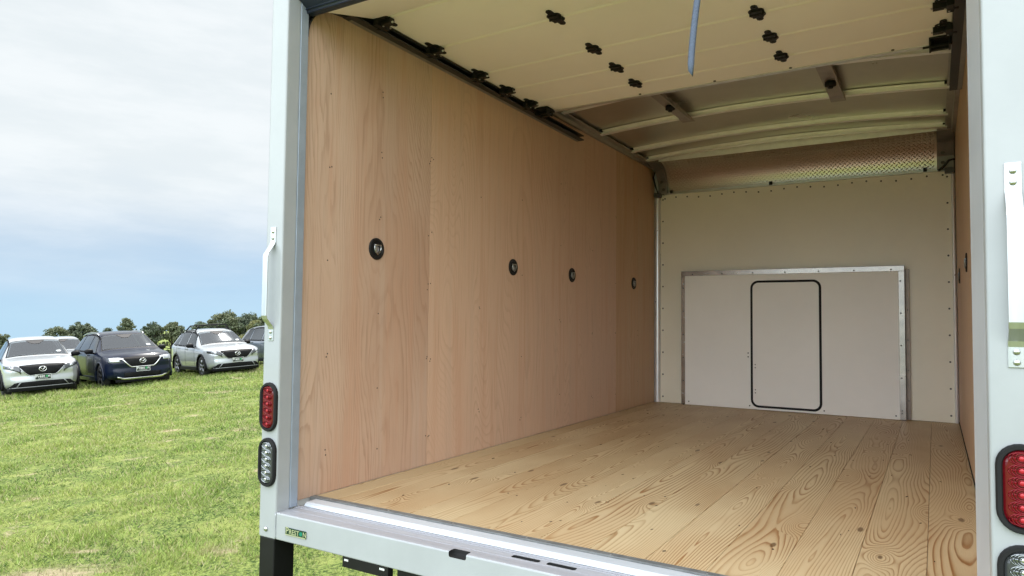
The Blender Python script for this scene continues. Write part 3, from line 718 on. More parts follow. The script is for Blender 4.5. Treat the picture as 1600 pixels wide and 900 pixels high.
    dm.pieces('door_seam', m_cblack, root)
    if rails:
        for sg in (1, -1):
            rl = MB(); rl.tube([c.pt(2.2, 6.02, sg, .0)]+[c.pt(s_, 6.05, sg, .045) for s_ in (2.32, 2.7, 3.2, 3.7, 4.1+e2)]+[c.pt(4.25+e2, 6.02, sg, 0)], .018, 6); rl.build('roof_rail', m_chrome if navy else m_cblack, root)
    if rack:
        for s_ in (2.35, 3.35):
            rk = MB(); p1, p2 = c.pt(s_, 6.05, 1, 0), c.pt(s_, 6.05, -1, 0); hz = .125
            rk.tube([(p1.x, p1.y, p1.z-.01), (p1.x, p1.y-.03, p1.z+.07), (p1.x, p1.y-.14, c.H+hz-.005), (p1.x, 0, c.H+hz+.008), (p1.x, p2.y+.14, c.H+hz-.005), (p1.x, p2.y+.03, p2.z+.07), (p2.x, p2.y, p2.z-.01)], .026, 6)
            rk.build('roof_rack_bar', m_cblack, root)
    return root
def paintm(name, c1, metal, rough=.28):
    m = mat(name, c1, rough, metal, coat=1.0); t, b = T(m); tc_ = N(t, 'ShaderNodeTexCoord')
    n_ = N(t, 'ShaderNodeTexNoise', {'Vector': tc_.outputs['Object'], 'Scale': 2.0, 'Detail': 3.0}).outputs[0]
    t.links.new(mixc(t, mrange(t, n_, .35, .65), tuple(x*.94 for x in c1), c1), b.inputs['Base Color']); return m
p_sil = paintm('silver_white_paint', (.50, .52, .535), .35); p_sil2 = paintm('silver_paint', (.46, .485, .505), .4)
p_navy = paintm('navy_paint', (.004, .008, .024), .0, .3); T(p_navy)[1].inputs['Specular IOR Level'].default_value = .1; T(p_navy)[1].inputs['Coat Weight'].default_value = .55; p_slate = paintm('slate_paint', (.10, .12, .15), .5)
def at_px(px, py, d): return CAM + d*(fw + rt*(px-800)/F_PX - up*(py-450)/F_PX)
def place(px, d, hd_deg, *a, **kw):
    P = at_px(px, 500, d); zg = gz(P.x, P.y)
    # heading measured in the camera's ground frame (right, forward)
    h_ = math.radians(hd_deg); v_ = r0*math.cos(h_) + Vector((-math.sin(yaw), math.cos(yaw), 0))*math.sin(h_)
    L = kw.get('L', 4.60); c0 = Vector((P.x, P.y, 0)) - v_*(L/2)
    rz = math.atan2(v_.y, v_.x)
    # lies on the slope
    pit = math.atan(-(GA*v_.x+GB*v_.y)); rl_ = math.atan(-GA*v_.y+GB*v_.x)
    return make_car(a[0], (c0.x, c0.y, gz(c0.x, c0.y)-.035), rz, a[1], lean=(rl_, pit), **kw)
place(73, 19.6, -51, 'white-silver SUV with a green-marked dealer plate, nearest to the camera in its row', p_sil, H=1.71)
place(228, 21.2, -47, 'glossy navy blue SUV with a bright grille surround, second in the row', p_navy, L=5.05, H=1.74, hw=.97, navy=True, rails=True, arch_black=False)
place(375, 23.9, -48, 'silver SUV with black roof rack bars, parked beside the navy one', p_sil2, rack=True, rails=True)
place(500, 27.0, -40, 'dark slate SUV mostly hidden behind the truck corner post', p_slate)
place(113, 27.5, -50, 'pale silver car standing behind the gap between the first two SUVs', p_sil2)

# ------------------------------------------------------------------ the box truck
TR = thing('box_truck', 'white box truck, roll-up door open on an empty cargo box lined with plywood', 'truck', (1.12, 1.9, gz(0, 2)), world_coords=True)
W, L_ = 2.24, 3.91
YR = -.20
def planks(name, items, mtl, parent, axis):
    """items: (box, seed, uv frame); UVs give (across, along) in metres, seed varies the figure per board"""
    mb = MB(); uvs = []; seeds = []
    for (x0, x1, y0, y1, z0, z1), sd_ in items:
        mb.box(x0, x1, y0, y1, z0, z1); seeds += [sd_]*6
    o = mb.build(name, mtl, parent, fix=False); me = o.data
    me.uv_layers.new(name='UVMap'); me.attributes.new('seed', 'FLOAT_COLOR', 'CORNER')
    uv = me.uv_layers['UVMap']; at = me.attributes['seed']
    for p in me.polygons:
        (x0, x1, y0, y1, z0, z1), sd_ = items[p.index//6]
        for li in p.loop_indices:
            co = me.vertices[me.loops[li].vertex_index].co
            if axis == 'floor': u_, v_ = co.x-(x0+x1)/2, co.y+sd_[0]*10
            else: u_, v_ = co.y-(y0+y1)/2, co.z+sd_[0]*10
            uv.data[li].uv = (u_, v_); at.data[li].color = (*sd_, 1)
    return o
# floor boards
it = []; seams = [0.002, .112] + [.112+ (2.07-.112)/11*i for i in range(1, 12)] + [2.238]
for i, (a, b_) in enumerate(zip(seams, seams[1:])):
    sd_ = (rnd.random(), rnd.random(), rnd.random()*.5 if i else 1.0)
    it.append(((a+.0006, b_-.0006, .004, L_-.002, -.034, rnd.uniform(-.0012, .0)), sd_))
fl = planks('cargo_floor', it, m_pine, TR, 'floor')
bv = fl.modifiers.new('bevel', 'BEVEL'); bv.width = .0012; bv.segments = 1; bv.limit_method = 'ANGLE'
sb = MB(); sb.box(-.045, W+.045, -.015, L_+.045, -.085, -.040); sb.build('subfloor', m_dark, TR)
dg_ = MB()                                                           # nail heads, chips and scuffs of the floor
for k_ in range(80):
    x = rnd.uniform(.15, 2.2); y = rnd.uniform(.08, 3.7); a = rnd.uniform(1.0, 2.1) if k_ % 3 else rnd.uniform(0, 3.1); l_, w_ = rnd.uniform(.003, .011), rnd.uniform(.0015, .003)
    P_ = []
    for q in range(7):
        t_ = 2*math.pi*q/7; px_, py_ = l_*math.cos(t_)*rnd.uniform(.7, 1.2), w_*math.sin(t_)*rnd.uniform(.6, 1.3)
        P_.append((x+px_*math.cos(a)-py_*math.sin(a), y+px_*math.sin(a)+py_*math.cos(a)))
    dg_.prism(P_, -.0012, .0006, 'z')
dg_.pieces('floor_chip', mat('dark_chip', (.07, .045, .025), .8), fl)
# plywood lining
PT = 2.02
L1 = MB
wl = MB(); wl.box(-.055, -.012, .0, L_+.05, -.10, 2.16); wl.box(-.055, -.012, YR+.05, 0, -.10, 2.16)
lw = wl.build('left_wall', m_shell, TR)
def ply_sheet(y0, y1, x0, x1, mtl, parent, sd_, z1=PT):
    return planks('plywood_sheet', [((x0, x1, y0, y1, .0, z1), sd_)], mtl, parent, 'wall')
for y0, y1, m_, sd_, zt in ((-.11, .709, m_lauan, (.31, .62, .2), PT), (.711, 3.04, m_lauan2, (.77, .4, .1), PT), (3.042, L_-.01, m_lauan3, (.13, .2, .6), PT)):
    ply_sheet(y0, y1, -.012, 0.0, m_, lw, sd_, zt)
wr = MB(); wr.box(W+.012, W+.055, -.0, L_+.05, -.10, 2.16)
rw = wr.build('right_wall', m_shell, TR)
for y0, y1, m_, sd_ in ((.0, 1.10, m_lauan2, (.41, .5, .5)), (1.102, 3.3, m_lauan3, (.65, .1, .3)), (3.302, L_-.01, m_lauan2, (.2, .9, .3))): ply_sheet(y0, y1, W, W+.012, m_, rw, sd_)
gl = MB(); gl.box(W-.004, W-.0005, .0, L_, .0005, .010); gl.build('floor_gap_strip', m_dark, rw)
# staples / screws in the plywood
sc = MB()
for y, zs in ((.05, (.16, .55, .93, 1.30, 1.62)), (.355, (.11, .41, .735, 1.13, 1.43, 1.70)), (.697, (.13, .50, .86, 1.12, 1.47)), (.722, (.13, .50, .86, 1.12, 1.47)),
              (1.15, (.2, .75, 1.35)), (1.6, (.12, .5, .95, 1.4)), (2.1, (.2, .7, 1.2, 1.6)), (2.6, (.15, .6, 1.2)), (3.03, (.15, .6, 1.0, 1.5)), (3.5, (.2, .6, 1.3, 1.7))):
    for z in zs:
        for q in range(2 if rnd.random() < .4 else 1): sc.disc((0, y+q*.006+rnd.uniform(-.006, .006), z+rnd.uniform(-.02, .02)), (1, 0, 0), .0034, .0008, 7)
sc.pieces('plywood_screw', m_screw, lw)
# dark split along the grain near the third figure
# recessed tie-down rings
def ring(y, x, sg, parent):
    r = MB(); n = 28; c_ = Vector((x, y, 1.005)); rows = [(.048, .0), (.048, .004), (.045, .0065), (.037, .006), (.034, .003), (.032, .002)]
    vs = []
    for rr_, h_ in rows: vs += [(x+sg*h_, y+rr_*math.cos(2*math.pi*i/n), 1.005+rr_*math.sin(2*math.pi*i/n)) for i in range(n)]
    fs = [(j*n+i, j*n+(i+1) % n, (j+1)*n+(i+1) % n, (j+1)*n+i) for j in range(len(rows)-1) for i in range(n)] + [tuple((len(rows)-1)*n+i for i in range(n))]
    r.add(vs, fs, 0, False); o = r.build('tie_down_ring', m_black, parent)
    d = MB(); zc_ = 1.005
    pts = [(-.020, .016), (-.019, .0), (-.014, -.014), (0, -.024), (.014, -.014), (.019, .0), (.020, .016)]
    d.tube([(x+sg*.010, y+a, zc_+b_) for a, b_ in pts], .0032, 6); d.tube([(x+sg*.0085, y-.021, zc_+.016), (x+sg*.0085, y+.021, zc_+.016)], .0036, 6)
    d.build('steel_loop', m_zinc, o)
    e = MB(); e.disc((x+sg*.0022, y, zc_-.003), (sg, 0, 0), .016, .003, 14, 0, .002); e.build('base_plate', m_galv, o)
for y in (.331, 1.497, 2.27, 3.406): ring(y, 0.0, 1, lw)
for y in (.35, 1.348, 2.127, 3.254): ring(y, W, -1, rw)
# front wall (bulkhead)
fwall = MB(); fwall.box(-.055, W+.055, L_+.012, L_+.05, -.10, 2.16); fwo = fwall.build('front_wall', m_shell, TR)
fp = MB(); fp.box(.055, 2.213, L_-.006, L_+.012, 0.002, 1.80); fpo = fp.build('bulkhead_panel', m_front, fwo)
ct = MB()
for x0, x1 in ((.004, .052), (2.200+.012, 2.238)):
    n = 8; poly = [(x0, L_+.011)] + [((x0+x1)/2-(x1-x0)/2*math.cos(math.pi*i/n), L_-.004-.022*math.sin(math.pi*i/n)) for i in range(n+1)] + [(x1, L_+.011)]
    ct.prism(poly, .001, 1.80, 'z', 0, False)
ct.pieces('corner_trim', m_alub, fwo)
sc = MB()
for i in range(22): sc.disc((.095+.0985*i, L_-.006, 1.768+.008*math.sin(i*1.3)), (0, -1, 0), .0068, .003, 10)
for i in range(10):
    for x in (.077, 2.190): sc.disc((x, L_-.006, .05+i*.190), (0, -1, 0), .0068, .003, 10)
sc.pieces('panel_rivet', m_screw, fwo)
# curved diamond-plate corner above the bulkhead
dp = MB(); n = 14; rows = []
for i in range(n+1):
    a = (math.pi/2)*i/n; rows.append((L_-.005-.24*(1-math.cos(a)), 1.818+.235*math.sin(a)))
nx = 2; xs = (.127, 2.130)
vs = [(x, y, z) for (y, z) in rows for x in xs]; dp.add(vs, [(2*i, 2*i+1, 2*i+3, 2*i+2) for i in range(n)], 0, True)
cur = lambda q, h_: (L_-.005-.24*(1-math.cos(q))-h_*math.cos(q)*1.0, 1.818+.235*math.sin(q)-h_*math.sin(q))
pt_ = .033; nv = int(.375/pt_)
for i in range(int(2.0/pt_)):
    for j in range(nv):
        for k_ in (0, 1):
            xc = .127+pt_*(i+.25+.5*k_)+.006; q0 = (j+.25+.5*k_)*pt_/.238; d_ = 1 if k_ else -1
            ca, la_, lb_ = .707, .0142, .0048; P_ = []
            for a_, b_, h_ in ((-la_, 0, 0), (0, -lb_, 0), (la_, 0, 0), (0, lb_, 0), (-la_*.5, 0, .0042), (la_*.5, 0, .0042)):
                ux, uq = a_*ca-b_*ca*d_, a_*ca*d_+b_*ca
                y_, z_ = cur(q0+uq/.238, h_+.0004); P_.append((xc+ux, y_, z_))
            dp.add(P_, [(0, 1, 4), (1, 5, 4), (1, 2, 5), (2, 3, 5), (3, 4, 5), (3, 0, 4)], 0)
dpo = dp.build('diamond_plate_corner', m_diamond, fwo, fix=False)
cp = MB()
for x0, x1 in ((.05, .127), (2.130, 2.236)):
    # shaped end cap: box-section plate that fills the corner of the roof
    poly = [(L_-.012, 1.80), (L_-.012, 2.08), (L_-.33, 2.08), (L_-.30, 2.03), (L_-.14, 1.985), (L_-.065, 1.90), (L_-.045, 1.80)]
    cp.prism(poly, x0, x1, 'x', 0)
cp.pieces('corner_end_cap', vary(mat('brown_grey_casting', (.20, .18, .165), .45, .5), 8, .2), fwo, .004)
lg = MB(); lg.box(.10, 2.18, L_-.045, L_-.008, 1.800, 1.806); lg.box(.10, 2.18, L_-.012, L_-.007, 1.806, 1.826)
lg.build('ledge_strip', m_alu, fwo)
cl = MB()
for x in (.165, .985, 2.055): cl.box(x-.012, x+.012, L_-.052, L_-.028, 1.802, 1.832)
cl.pieces('wire_clip', m_black, fwo, .002)
jb = MB()
for x in (.045, 2.205): jb.box(x-.03, x+.03, L_-.07, L_-.03, 1.775, 1.815)
jb.pieces('junction_bracket', vary(mat('dark_bracket', (.10, .095, .09), .5, .5), 20, .2), fwo, .004)
cb = MB()
cb.tube([(.03, L_-.05, 2.03), (.018, L_-.09, 1.95), (.04, L_-.09, 1.86), (.055, L_-.06, 1.80), (.035, L_-.05, 1.79)], .007, 6)
cb.tube([(2.14, L_-.06, 1.80), (2.17, L_-.09, 1.82), (2.20, L_-.09, 1.86), (2.235, L_-.07, 1.87)], .008, 6)
cb.pieces('wire', m_black, fwo)
bl = MB()
for x, z in ((2.165, 1.92), (2.165, 1.855), (.09, 1.90), (.10, 1.84)): bl.disc((x, L_-.055-.03*(z > 1.88), z), (0, -1, 0), .013, .006, 10)
bl.pieces('bolt', m_screw, fwo)
# bolted access panel with a sealed hatch
AY = L_-.075
ap = MB(); ap.box(.285, 1.895, AY, L_-.008, .003, 1.105); apo = ap.build('access_panel', m_access, TR, .002)
tr_ = MB(); tr_.box(.262, 1.915, AY-.005, L_-.010, 1.083, 1.122); tr_.box(.262, .294, AY-.004, L_-.010, .003, 1.082)
tr_.box(1.876, 1.915, AY-.004, L_-.010, .003, 1.082); tr_.build('metal_edging', m_edge, apo, .0015)
t2 = MB(); t2.box(1.918, 1.944, L_-.030, L_-.007, .003, 1.10); t2.build('side_flange', vary(mat('bronze_aluminium', (.24, .19, .155), .4, .6), 14, .15), apo, .001)
sc = MB()
for i in range(7): sc.disc((.36+.245*i, AY-.005, 1.095), (0, -1, 0), .006, .003, 9)
for i in range(6):
    sc.disc((.28, AY-.004, .98-i*.195), (0, -1, 0), .006, .003, 9); sc.disc((1.889, AY-.004, 1.01-i*.235 if i < 5 else .05), (0, -1, 0), .006, .003, 9)
for i in range(4): sc.disc((1.931, L_-.030, .80-.22*i), (0, -1, 0), .006, .003, 9)
for x, z in ((.325, .03), (.82, .03), (1.37, .03), (1.85, .03), (.865, .36), (.865, .335), (.865, .16), (.865, .135), (.81, .42), (.81, .45)): sc.disc((x, AY, z), (0, -1, 0), .0055, .0025, 9)
sc.pieces('edging_rivet', m_screw, apo)
def rrect(x0, x1, z0, z1, r, n=7):
    pts = []
    for cx, cz, a0 in ((x1-r, z1-r, 0), (x0+r, z1-r, 90), (x0+r, z0+r, 180), (x1-r, z0+r, 270)):
        for i in range(n+1): a = math.radians(a0+90*i/n); pts.append((cx+r*math.cos(a), cz+r*math.sin(a)))
    return pts
hp = MB(); hp.prism(rrect(.846, 1.340, .036, 1.016, .045), AY-.0025, AY+.01, 'y'); hat = hp.build('hatch', m_access, apo)
sl_ = MB(); o_, i_ = rrect(.829, 1.357, .019, 1.033, .061), rrect(.848, 1.338, .038, 1.014, .044); n = len(o_)
vs = [(x, AY-.001, z) for x, z in o_] + [(x, AY-.013, z) for x, z in [((a[0]+b_[0])/2, (a[1]+b_[1])/2) for a, b_ in zip(o_, i_)]] + [(x, AY-.001, z) for x, z in i_]
sl_.add(vs, [(j*n+k, j*n+(k+1) % n, (j+1)*n+(k+1) % n, (j+1)*n+k) for j in (0, 1) for k in range(n)], 0, True); sl_.build('hatch_seal', m_rubber, apo)
# roof: skin, bows, rails
def arch(x): u_ = (x-W/2)/(W/2); return .05*(1-u_*u_)
rf = MB(); nx = 24; vs = []
for (y, dz) in ((YR+.02, 0), (L_+.05, 0)):
    vs += [(-.055+(W+.11)*i/nx, y, 2.095+arch(-.055+(W+.11)*i/nx)) for i in range(nx+1)]
ny = 40; vs = []
for j in range(ny+1):
    y = YR+.02+(L_+.03-YR)*j/ny
    for i in range(nx+1):
        x = -.055+(W+.11)*i/nx; vs.append((x, y, 2.064+arch(x)+.0035*math.sin(x*2.3+y*5.1)*math.sin(y*10.5+x)*(1 if 0 < i < nx else 0)))
rf.add(vs, [(j*(nx+1)+i, j*(nx+1)+i+1, (j+1)*(nx+1)+i+1, (j+1)*(nx+1)+i) for j in range(ny) for i in range(nx)], 0, True)
rfo = rf.build('roof', [m_roof], TR); sm = rfo.modifiers.new('thickness', 'SOLIDIFY'); sm.thickness = -.02; sm.offset = 1
rfo.modifiers[0].offset = 0; rfo.modifiers[0].thickness = .004
for y, wid in ((.85, .04), (1.43, .04), (2.02, .04), (2.63, .04), (3.23, .04), (3.57, .05)):
    bw = MB(); n = 18; prof = [(-wid/2-.018, 0), (-wid/2-.018, -.003), (-wid/2, -.003), (-wid/2, -.026), (wid/2, -.026), (wid/2, -.003), (wid/2+.018, -.003), (wid/2+.018, 0)]
    vs = []
    for i in range(n+1):
        x = .05+(W-.10)*i/n; vs += [(x, y+a, 2.060+arch(x)+b_) for a, b_ in prof]
    m_ = len(prof); bw.add(vs, [(i*m_+k, i*m_+(k+1) % m_, (i+1)*m_+(k+1) % m_, (i+1)*m_+k) for i in range(n) for k in range(m_)] + [tuple(range(m_)), tuple(n*m_+k for k in range(m_))], 0)
    bw.build('roof_bow', m_bow, rfo)
rl_ = MB()
for x0, x1, xi in ((.0, .030, .062), (W-.030, W, W-.062)):
    sg = 1 if x0 == 0 else -1
    rl_.prism([(x0 if sg > 0 else x1, PT+.001), (x0+.022 if sg > 0 else x1-.022, PT+.001), (x0+.028 if sg > 0 else x1-.028, PT+.020), (xi, PT+.024), (xi, PT+.032), (x0+.028 if sg > 0 else x1-.028, PT+.036), (x0 if sg > 0 else x1, 2.070)], .15, L_-.06, 'y')
rl_.pieces('roof_rail', vary(mat('dull_aluminium_rail', (.40, .37, .34), .38, .8), 12, .15), rfo)
hp_ = MB(); n = 18
pts_ = [(.06+(W-.12)*i/n, 2.060+arch(.06+(W-.12)*i/n)-.002) for i in range(n+1)]
vs = [(x, L_-.265, z) for x, z in pts_]+[(x, L_-.262, 2.040) for x, z in pts_]
hp_.add(vs, [(i, i+1, n+2+i, n+1+i) for i in range(n)], 0, False); hpo = hp_.build('front_header', m_bow, rfo); q_ = hpo.modifiers.new('thickness', 'SOLIDIFY'); q_.thickness = .003
rb = MB()
for y in (2.02, 2.63, 3.23, 3.57):
    for x, sg in ((.05, 1), (W-.05, -1)): rb.box(min(x, x+sg*.025), max(x, x+sg*.025), y-.04, y-.022, PT+.033, PT+.062)
rb.pieces('bow_clip', m_black, rfo, .002)
for xc in (.685, 1.615):
    bk = MB(); z0 = 2.03+arch(xc)-.004
    bk.sweep([(xc, 1.86, z0-.005), (xc, 2.56, z0-.004), (xc, 2.60, z0-.012), (xc, 2.66, z0-.012)], [(-.042, 0), (.042, 0), (.042, .003), (-.042, .003)])
    bk.sweep([(xc, 1.90, z0-.006), (xc, 2.58, z0-.006)], [(.034, 0), (.042, 0), (.042, -.022), (.034, -.022)])
    bo_ = bk.build('door_stop_strap', vary(mat('dull_strap_steel', (.36, .31, .28), .42, .6), 10, .15), rfo)
    bb = MB(); bb.disc((xc, 2.27, z0-.008), (0, 0, -1), .030, .022, 18, 0, .004); bb.disc((xc, 2.27, z0-.03), (0, 0, -1), .014, .014, 6, 0); bb.build('rubber_bumper', m_rubber, bo_)
# roll-up door, open under the roof
DR = MB()
def dz(y): return 1.990-.009*y
seam = [.245, .615, 1.0, 1.275, 1.535, 1.79]
prof = [(y, dz(y)) for y in seam]
seam[-1] = 1.735
rud = MB()
for a, b_ in zip(seam, seam[1:]):
    rud.prism([(a+.0015, dz(a)), (b_-.0015, dz(b_)), (b_-.0015, dz(b_)+.018), (a+.0015, dz(a)+.018)], .060, W-.060, 'x')
door = rud.build('roll_up_door', m_door, TR, .0012)
bp_ = MB(); bp_.prism([(.2425, dz(.245)), (-.060, 1.902), (-.066, 1.920), (.2425, dz(.245)+.018)], .060, W-.060, 'x'); bp_.build('bottom_panel', m_door, door)
sl2 = MB()
sl2.prism([(-.060, 1.900), (-.090, 1.882), (-.110, 1.890), (-.118, 1.905), (-.098, 1.925), (-.066, 1.926)], .020, W-.020, 'x')
for q, (yy, zz_) in enumerate(((-.072, 1.893), (-.086, 1.885), (-.108, 1.888), (-.116, 1.899))): sl2.tube([(.02, yy, zz_), (W-.02, yy, zz_)], .0035, 6)
sl2.prism([(-.118, 1.905), (-.16, 1.93), (-.16, 2.05), (-.098, 1.96)], .020, W-.020, 'x')
sl2.build('bottom_seal', m_seal, door)
et = MB(); et.prism([(1.7345, dz(1.74)-.004), (1.765, dz(1.76)-.004), (1.765, dz(1.76)+.022), (1.7345, dz(1.74)+.022)], .060, W-.060, 'x'); et.build('door_end_strip', m_alu, door)
def hinge(x, y, mirror=1):
    hmb = MB(); z = dz(y)
    # two lobed leaves either side of the barrel, with screw holes
    for s2 in (-1, 1):
        poly = [(-.024, 0), (-.031, s2*.010), (-.031, s2*.026), (-.024, s2*.036), (-.014, s2*.040), (-.013, s2*.068), (-.006, s2*.077), (.006, s2*.077), (.013, s2*.068), (.014, s2*.040), (.024, s2*.036), (.031, s2*.026), (.031, s2*.010), (.024, 0)]
        hmb.prism([(x+a, y+b_) for a, b_ in poly], z-.004-.0006, z-.0006, 'z')
    hmb.tube([(x-.030, y, z-.008), (x+.030, y, z-.008)], .0065, 8)
    for s2 in (-1, 1):
        hmb.box(x-.020, x-.012, y+s2*.006-.003, y+s2*.006+.003, z-.014, z-.004); hmb.box(x+.010, x+.018, y+s2*.006-.003, y+s2*.006+.003, z-.014, z-.004)
        hmb.disc((x, y+s2*.060, z-.004), (0, 0, -1), .006, .003, 8); hmb.box(x-.022, x+.022, y+s2*.022-.010, y+s2*.022+.010, z-.011, z-.004)
    return hmb
for y in seam[1:5]:
    for x in (.742, 1.488):
        hinge(x, y).build('hinge', m_black, door)
for y in (.257, .616, .998, 1.27, 1.533):                            # edge hinges that carry the track rollers
    for x, sg in ((.092, -1), (W-.092, 1)):
        hmb = hinge(x, y); z = dz(y)
        hmb.box(x-.038, x+.038, y-.012, y+.020, z-.028, z-.002); hmb.box(x+sg*.022-.012, x+sg*.022+.012, y-.035, y+.045, z-.034, z-.004)
        ho = hmb.build('roller_hinge', m_black, door, .0015)
        ro = MB(); ro.tube([(x-sg*.045, y+.004, z-.021), (x+sg*.04, y+.004, z-.021)], .0045, 8); ro.build('roller_shaft', m_zinc, ho)
        ro = MB(); ro.tube([(x+sg*.034, y+.004, z-.021), (x+sg*.050, y+.004, z-.021)], .019, 14); ro.build('roller', m_black, ho)
        sp_ = MB()
        for dx, dy in ((-.016, -.030), (.004, -.012), (.018, .018), (-.006, .034)): sp_.disc((x+dx, y+dy, z-.0045-(.032 if abs(dy) < .02 else 0)), (0, 0, -1), .0042, .003, 8)
        sp_.pieces('hinge_screw', m_zinc, ho)
for x in (.100, W-.100):                                             # top roller brackets
    tb_ = MB(); z = dz(1.70); tb_.box(x-.045, x+.045, 1.635, 1.725, z-.010, z-.002); tb_.box(x-.045, x-.037, 1.64, 1.72, z-.045, z-.008); tb_.box(x+.030, x+.038, 1.64, 1.72, z-.045, z-.008)
    tb_.box(x-.045, x+.038, 1.702, 1.722, z-.040, z-.008); tb_.tube([(x-.07, 1.685, z-.028), (x+.07, 1.685, z-.028)], .006, 8); tb_.build('top_bracket', m_black, door, .002)
rv = MB()
for x in (.70, 1.12, 1.50, 1.95): rv.disc((x, 1.715, dz(1.72)), (0, 0, -1), .007, .004, 9)
rv.pieces('door_rivet', m_screw, door)
sb2 = MB()
for y in seam[0:5]: sb2.box(.062, W-.062, y+.010, y+.018, dz(y)-.0016, dz(y)+.001)
sb2.pieces('panel_bead', mat('pale_bead', (.95, .91, .80), .4), door)
st_ = MB(); n = 26; vs = []
for i in range(n+1):
    f = i/n; z = 1.905-.503*f; x = 1.570-.040*f+.006*math.sin(f*5); y = -.075-.010*math.sin(f*3); w_ = .0088 if i < n else .006
    for a, b_ in ((-1, 0), (-.35, .0022), (.35, .0022), (1, 0), (.35, -.0016), (-.35, -.0016)): vs.append((x+a*w_, y+b_+.002*a, z-(.018*(a+1)/2 if i == n else 0)))
st_.add(vs, [(i*6+k, i*6+(k+1) % 6, (i+1)*6+(k+1) % 6, (i+1)*6+k) for i in range(n) for k in range(6)]+[tuple(n*6+k for k in range(6))], 0, True); st_.build('pull_strap', m_strap, door)
def skew(o):                                                          # the door hangs slightly racked in its tracks
    for v_ in o.data.vertices: v_.co.y -= .024*(v_.co.x-.05)*ss(-.06, .3, v_.co.y)
seen_ = set()
for o in [door]+list(door.children_recursive):
    if o.data.name not in seen_ and not o.name.startswith('pull_strap'): seen_.add(o.data.name); skew(o)
# tracks: galvanised up the door post, dark along the roof
def track(x_, sg, name, path, mtl, parent, w_=.056, d_=.034):
    mb = MB(); prof = [(0, -d_/2), (sg*w_, -d_/2), (sg*w_, -d_/2+.006), (sg*.003, -d_/2+.004), (sg*.003, d_/2-.004), (sg*w_, d_/2-.006), (sg*w_, d_/2), (0, d_/2)]
    mb.sweep([(x_, y, z) for y, z in path], prof); return mb.build(name, mtl, parent)
arcp = [(-.110+.16*(1-math.cos(math.radians(a))), 1.80+.16*math.sin(math.radians(a))) for a in range(0, 81, 10)]
hpth = [(.10, 1.968), (1.0, 1.962), (2.33, 1.950)]; arcp += [(.10, 1.966)]
for x_, sg in ((.001, 1), (W-.001, -1)):
    track(x_, sg, 'door_track', hpth, m_track, TR)
    track(x_, sg, 'track_curve', arcp, m_track, TR, .016, .026)
    lp = MB(); lp.prism([(y, z-.0185) for y, z in ((.13, 1.968), (2.32, 1.950))]+[(y, z-.0165) for y, z in ((2.32, 1.950), (.13, 1.968))], min(x_, x_+sg*.019), max(x_, x_+sg*.019), 'x')
    lp.prism([(.13, 1.950), (2.32, 1.932), (2.32, 1.940), (.13, 1.958)], min(x_+sg*.017, x_+sg*.020), max(x_+sg*.017, x_+sg*.020), 'x'); lp.build('track_lip', vary(mat('grey_track_lip', (.30, .28, .27), .4, .6), 20, .15), TR)

# rear frame: posts, header, sill
RF = MB()
def post(mb, xo, xi, sg):
    # outer corner rounded; rear face then inner return
    mb.prism([(xo, YR+.012), (xo+sg*.004, YR+.003), (xo+sg*.012, YR), (xi-sg*.004, YR), (xi, YR+.004), (xi, YR+.063), (xo, YR+.063)] , -.114, 2.20, 'z')
post(RF, -.078, .017, 1); post(RF, 2.325, 2.193, -1)
hd_ = MB(); RF.box(.017, 2.193, YR+.002, YR+.063, 1.975, 2.20)
rfm = RF.build('rear_frame', m_white, TR, .003)
jm = MB()
jm.box(.017-.006, .020, YR+.0635, YR+.100, -.014, 1.96); jm.box(-.055, .0105, YR+.064, YR+.098, -.014, 2.1)
jm.build('left_door_jamb', vary(mat('blue_grey_steel', (.33, .38, .45), .42, .25), 14, .08), rfm, .002)
jr = MB(); jr.prism([(2.193, YR+.0635), (2.1790, .0), (2.176, .02), (2.236, .02), (2.29, YR+.0635)], -.014, 1.96, 'z'); jr.build('right_door_jamb', vary(mat('grey_blue_jamb', (.58, .61, .66), .4, .3), 4, .05), rfm)
# sill: front face, flat top with grooves, raised threshold, edge strip
SZ = -.0165
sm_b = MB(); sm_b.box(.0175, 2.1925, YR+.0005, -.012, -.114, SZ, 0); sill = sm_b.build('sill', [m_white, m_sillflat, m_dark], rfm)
bvm = sill.modifiers.new('bevel', 'BEVEL'); bvm.width = .005; bvm.segments = 3; bvm.limit_method = 'ANGLE'
cutters = []
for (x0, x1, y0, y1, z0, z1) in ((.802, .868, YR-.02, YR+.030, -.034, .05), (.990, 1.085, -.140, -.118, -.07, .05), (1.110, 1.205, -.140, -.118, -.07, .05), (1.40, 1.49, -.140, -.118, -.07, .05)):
    cu = MB(); cu.box(x0, x1, y0, y1, z0, z1, 2); c_ = cu.build('cut', [m_white, m_sillflat, m_dark], None, .006); cutters.append(c_)  # pocket walls painted black for the shade inside a hollow sill
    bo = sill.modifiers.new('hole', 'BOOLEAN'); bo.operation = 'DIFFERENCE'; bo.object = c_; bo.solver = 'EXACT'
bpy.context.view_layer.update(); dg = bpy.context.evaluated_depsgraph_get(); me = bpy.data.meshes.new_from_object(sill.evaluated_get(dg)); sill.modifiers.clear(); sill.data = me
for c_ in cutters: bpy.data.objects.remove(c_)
for p in me.polygons:
    if p.normal.z > .9 and p.center.z > SZ-.002: p.material_index = 1
gr_ = MB()
for y, h_ in ((-.098, .0035), (-.108, .0015)): gr_.box(.02, 2.19, y-.0025, y+.0025, SZ+.0002, SZ+h_)
gr_.box(.02, 2.19, -.150, -.1492, SZ+.0002, SZ+.0009); gr_.build('sill_groove', m_sillflat, sill)
th_ = MB()
prof = [(-.088, SZ+.0005), (-.084, SZ+.010), (-.074, SZ+.016), (-.028, .0005), (-.024, -.004), (-.013, SZ+.0005)]
th_.prism(prof, .040, 2.172, 'x', 0, False)
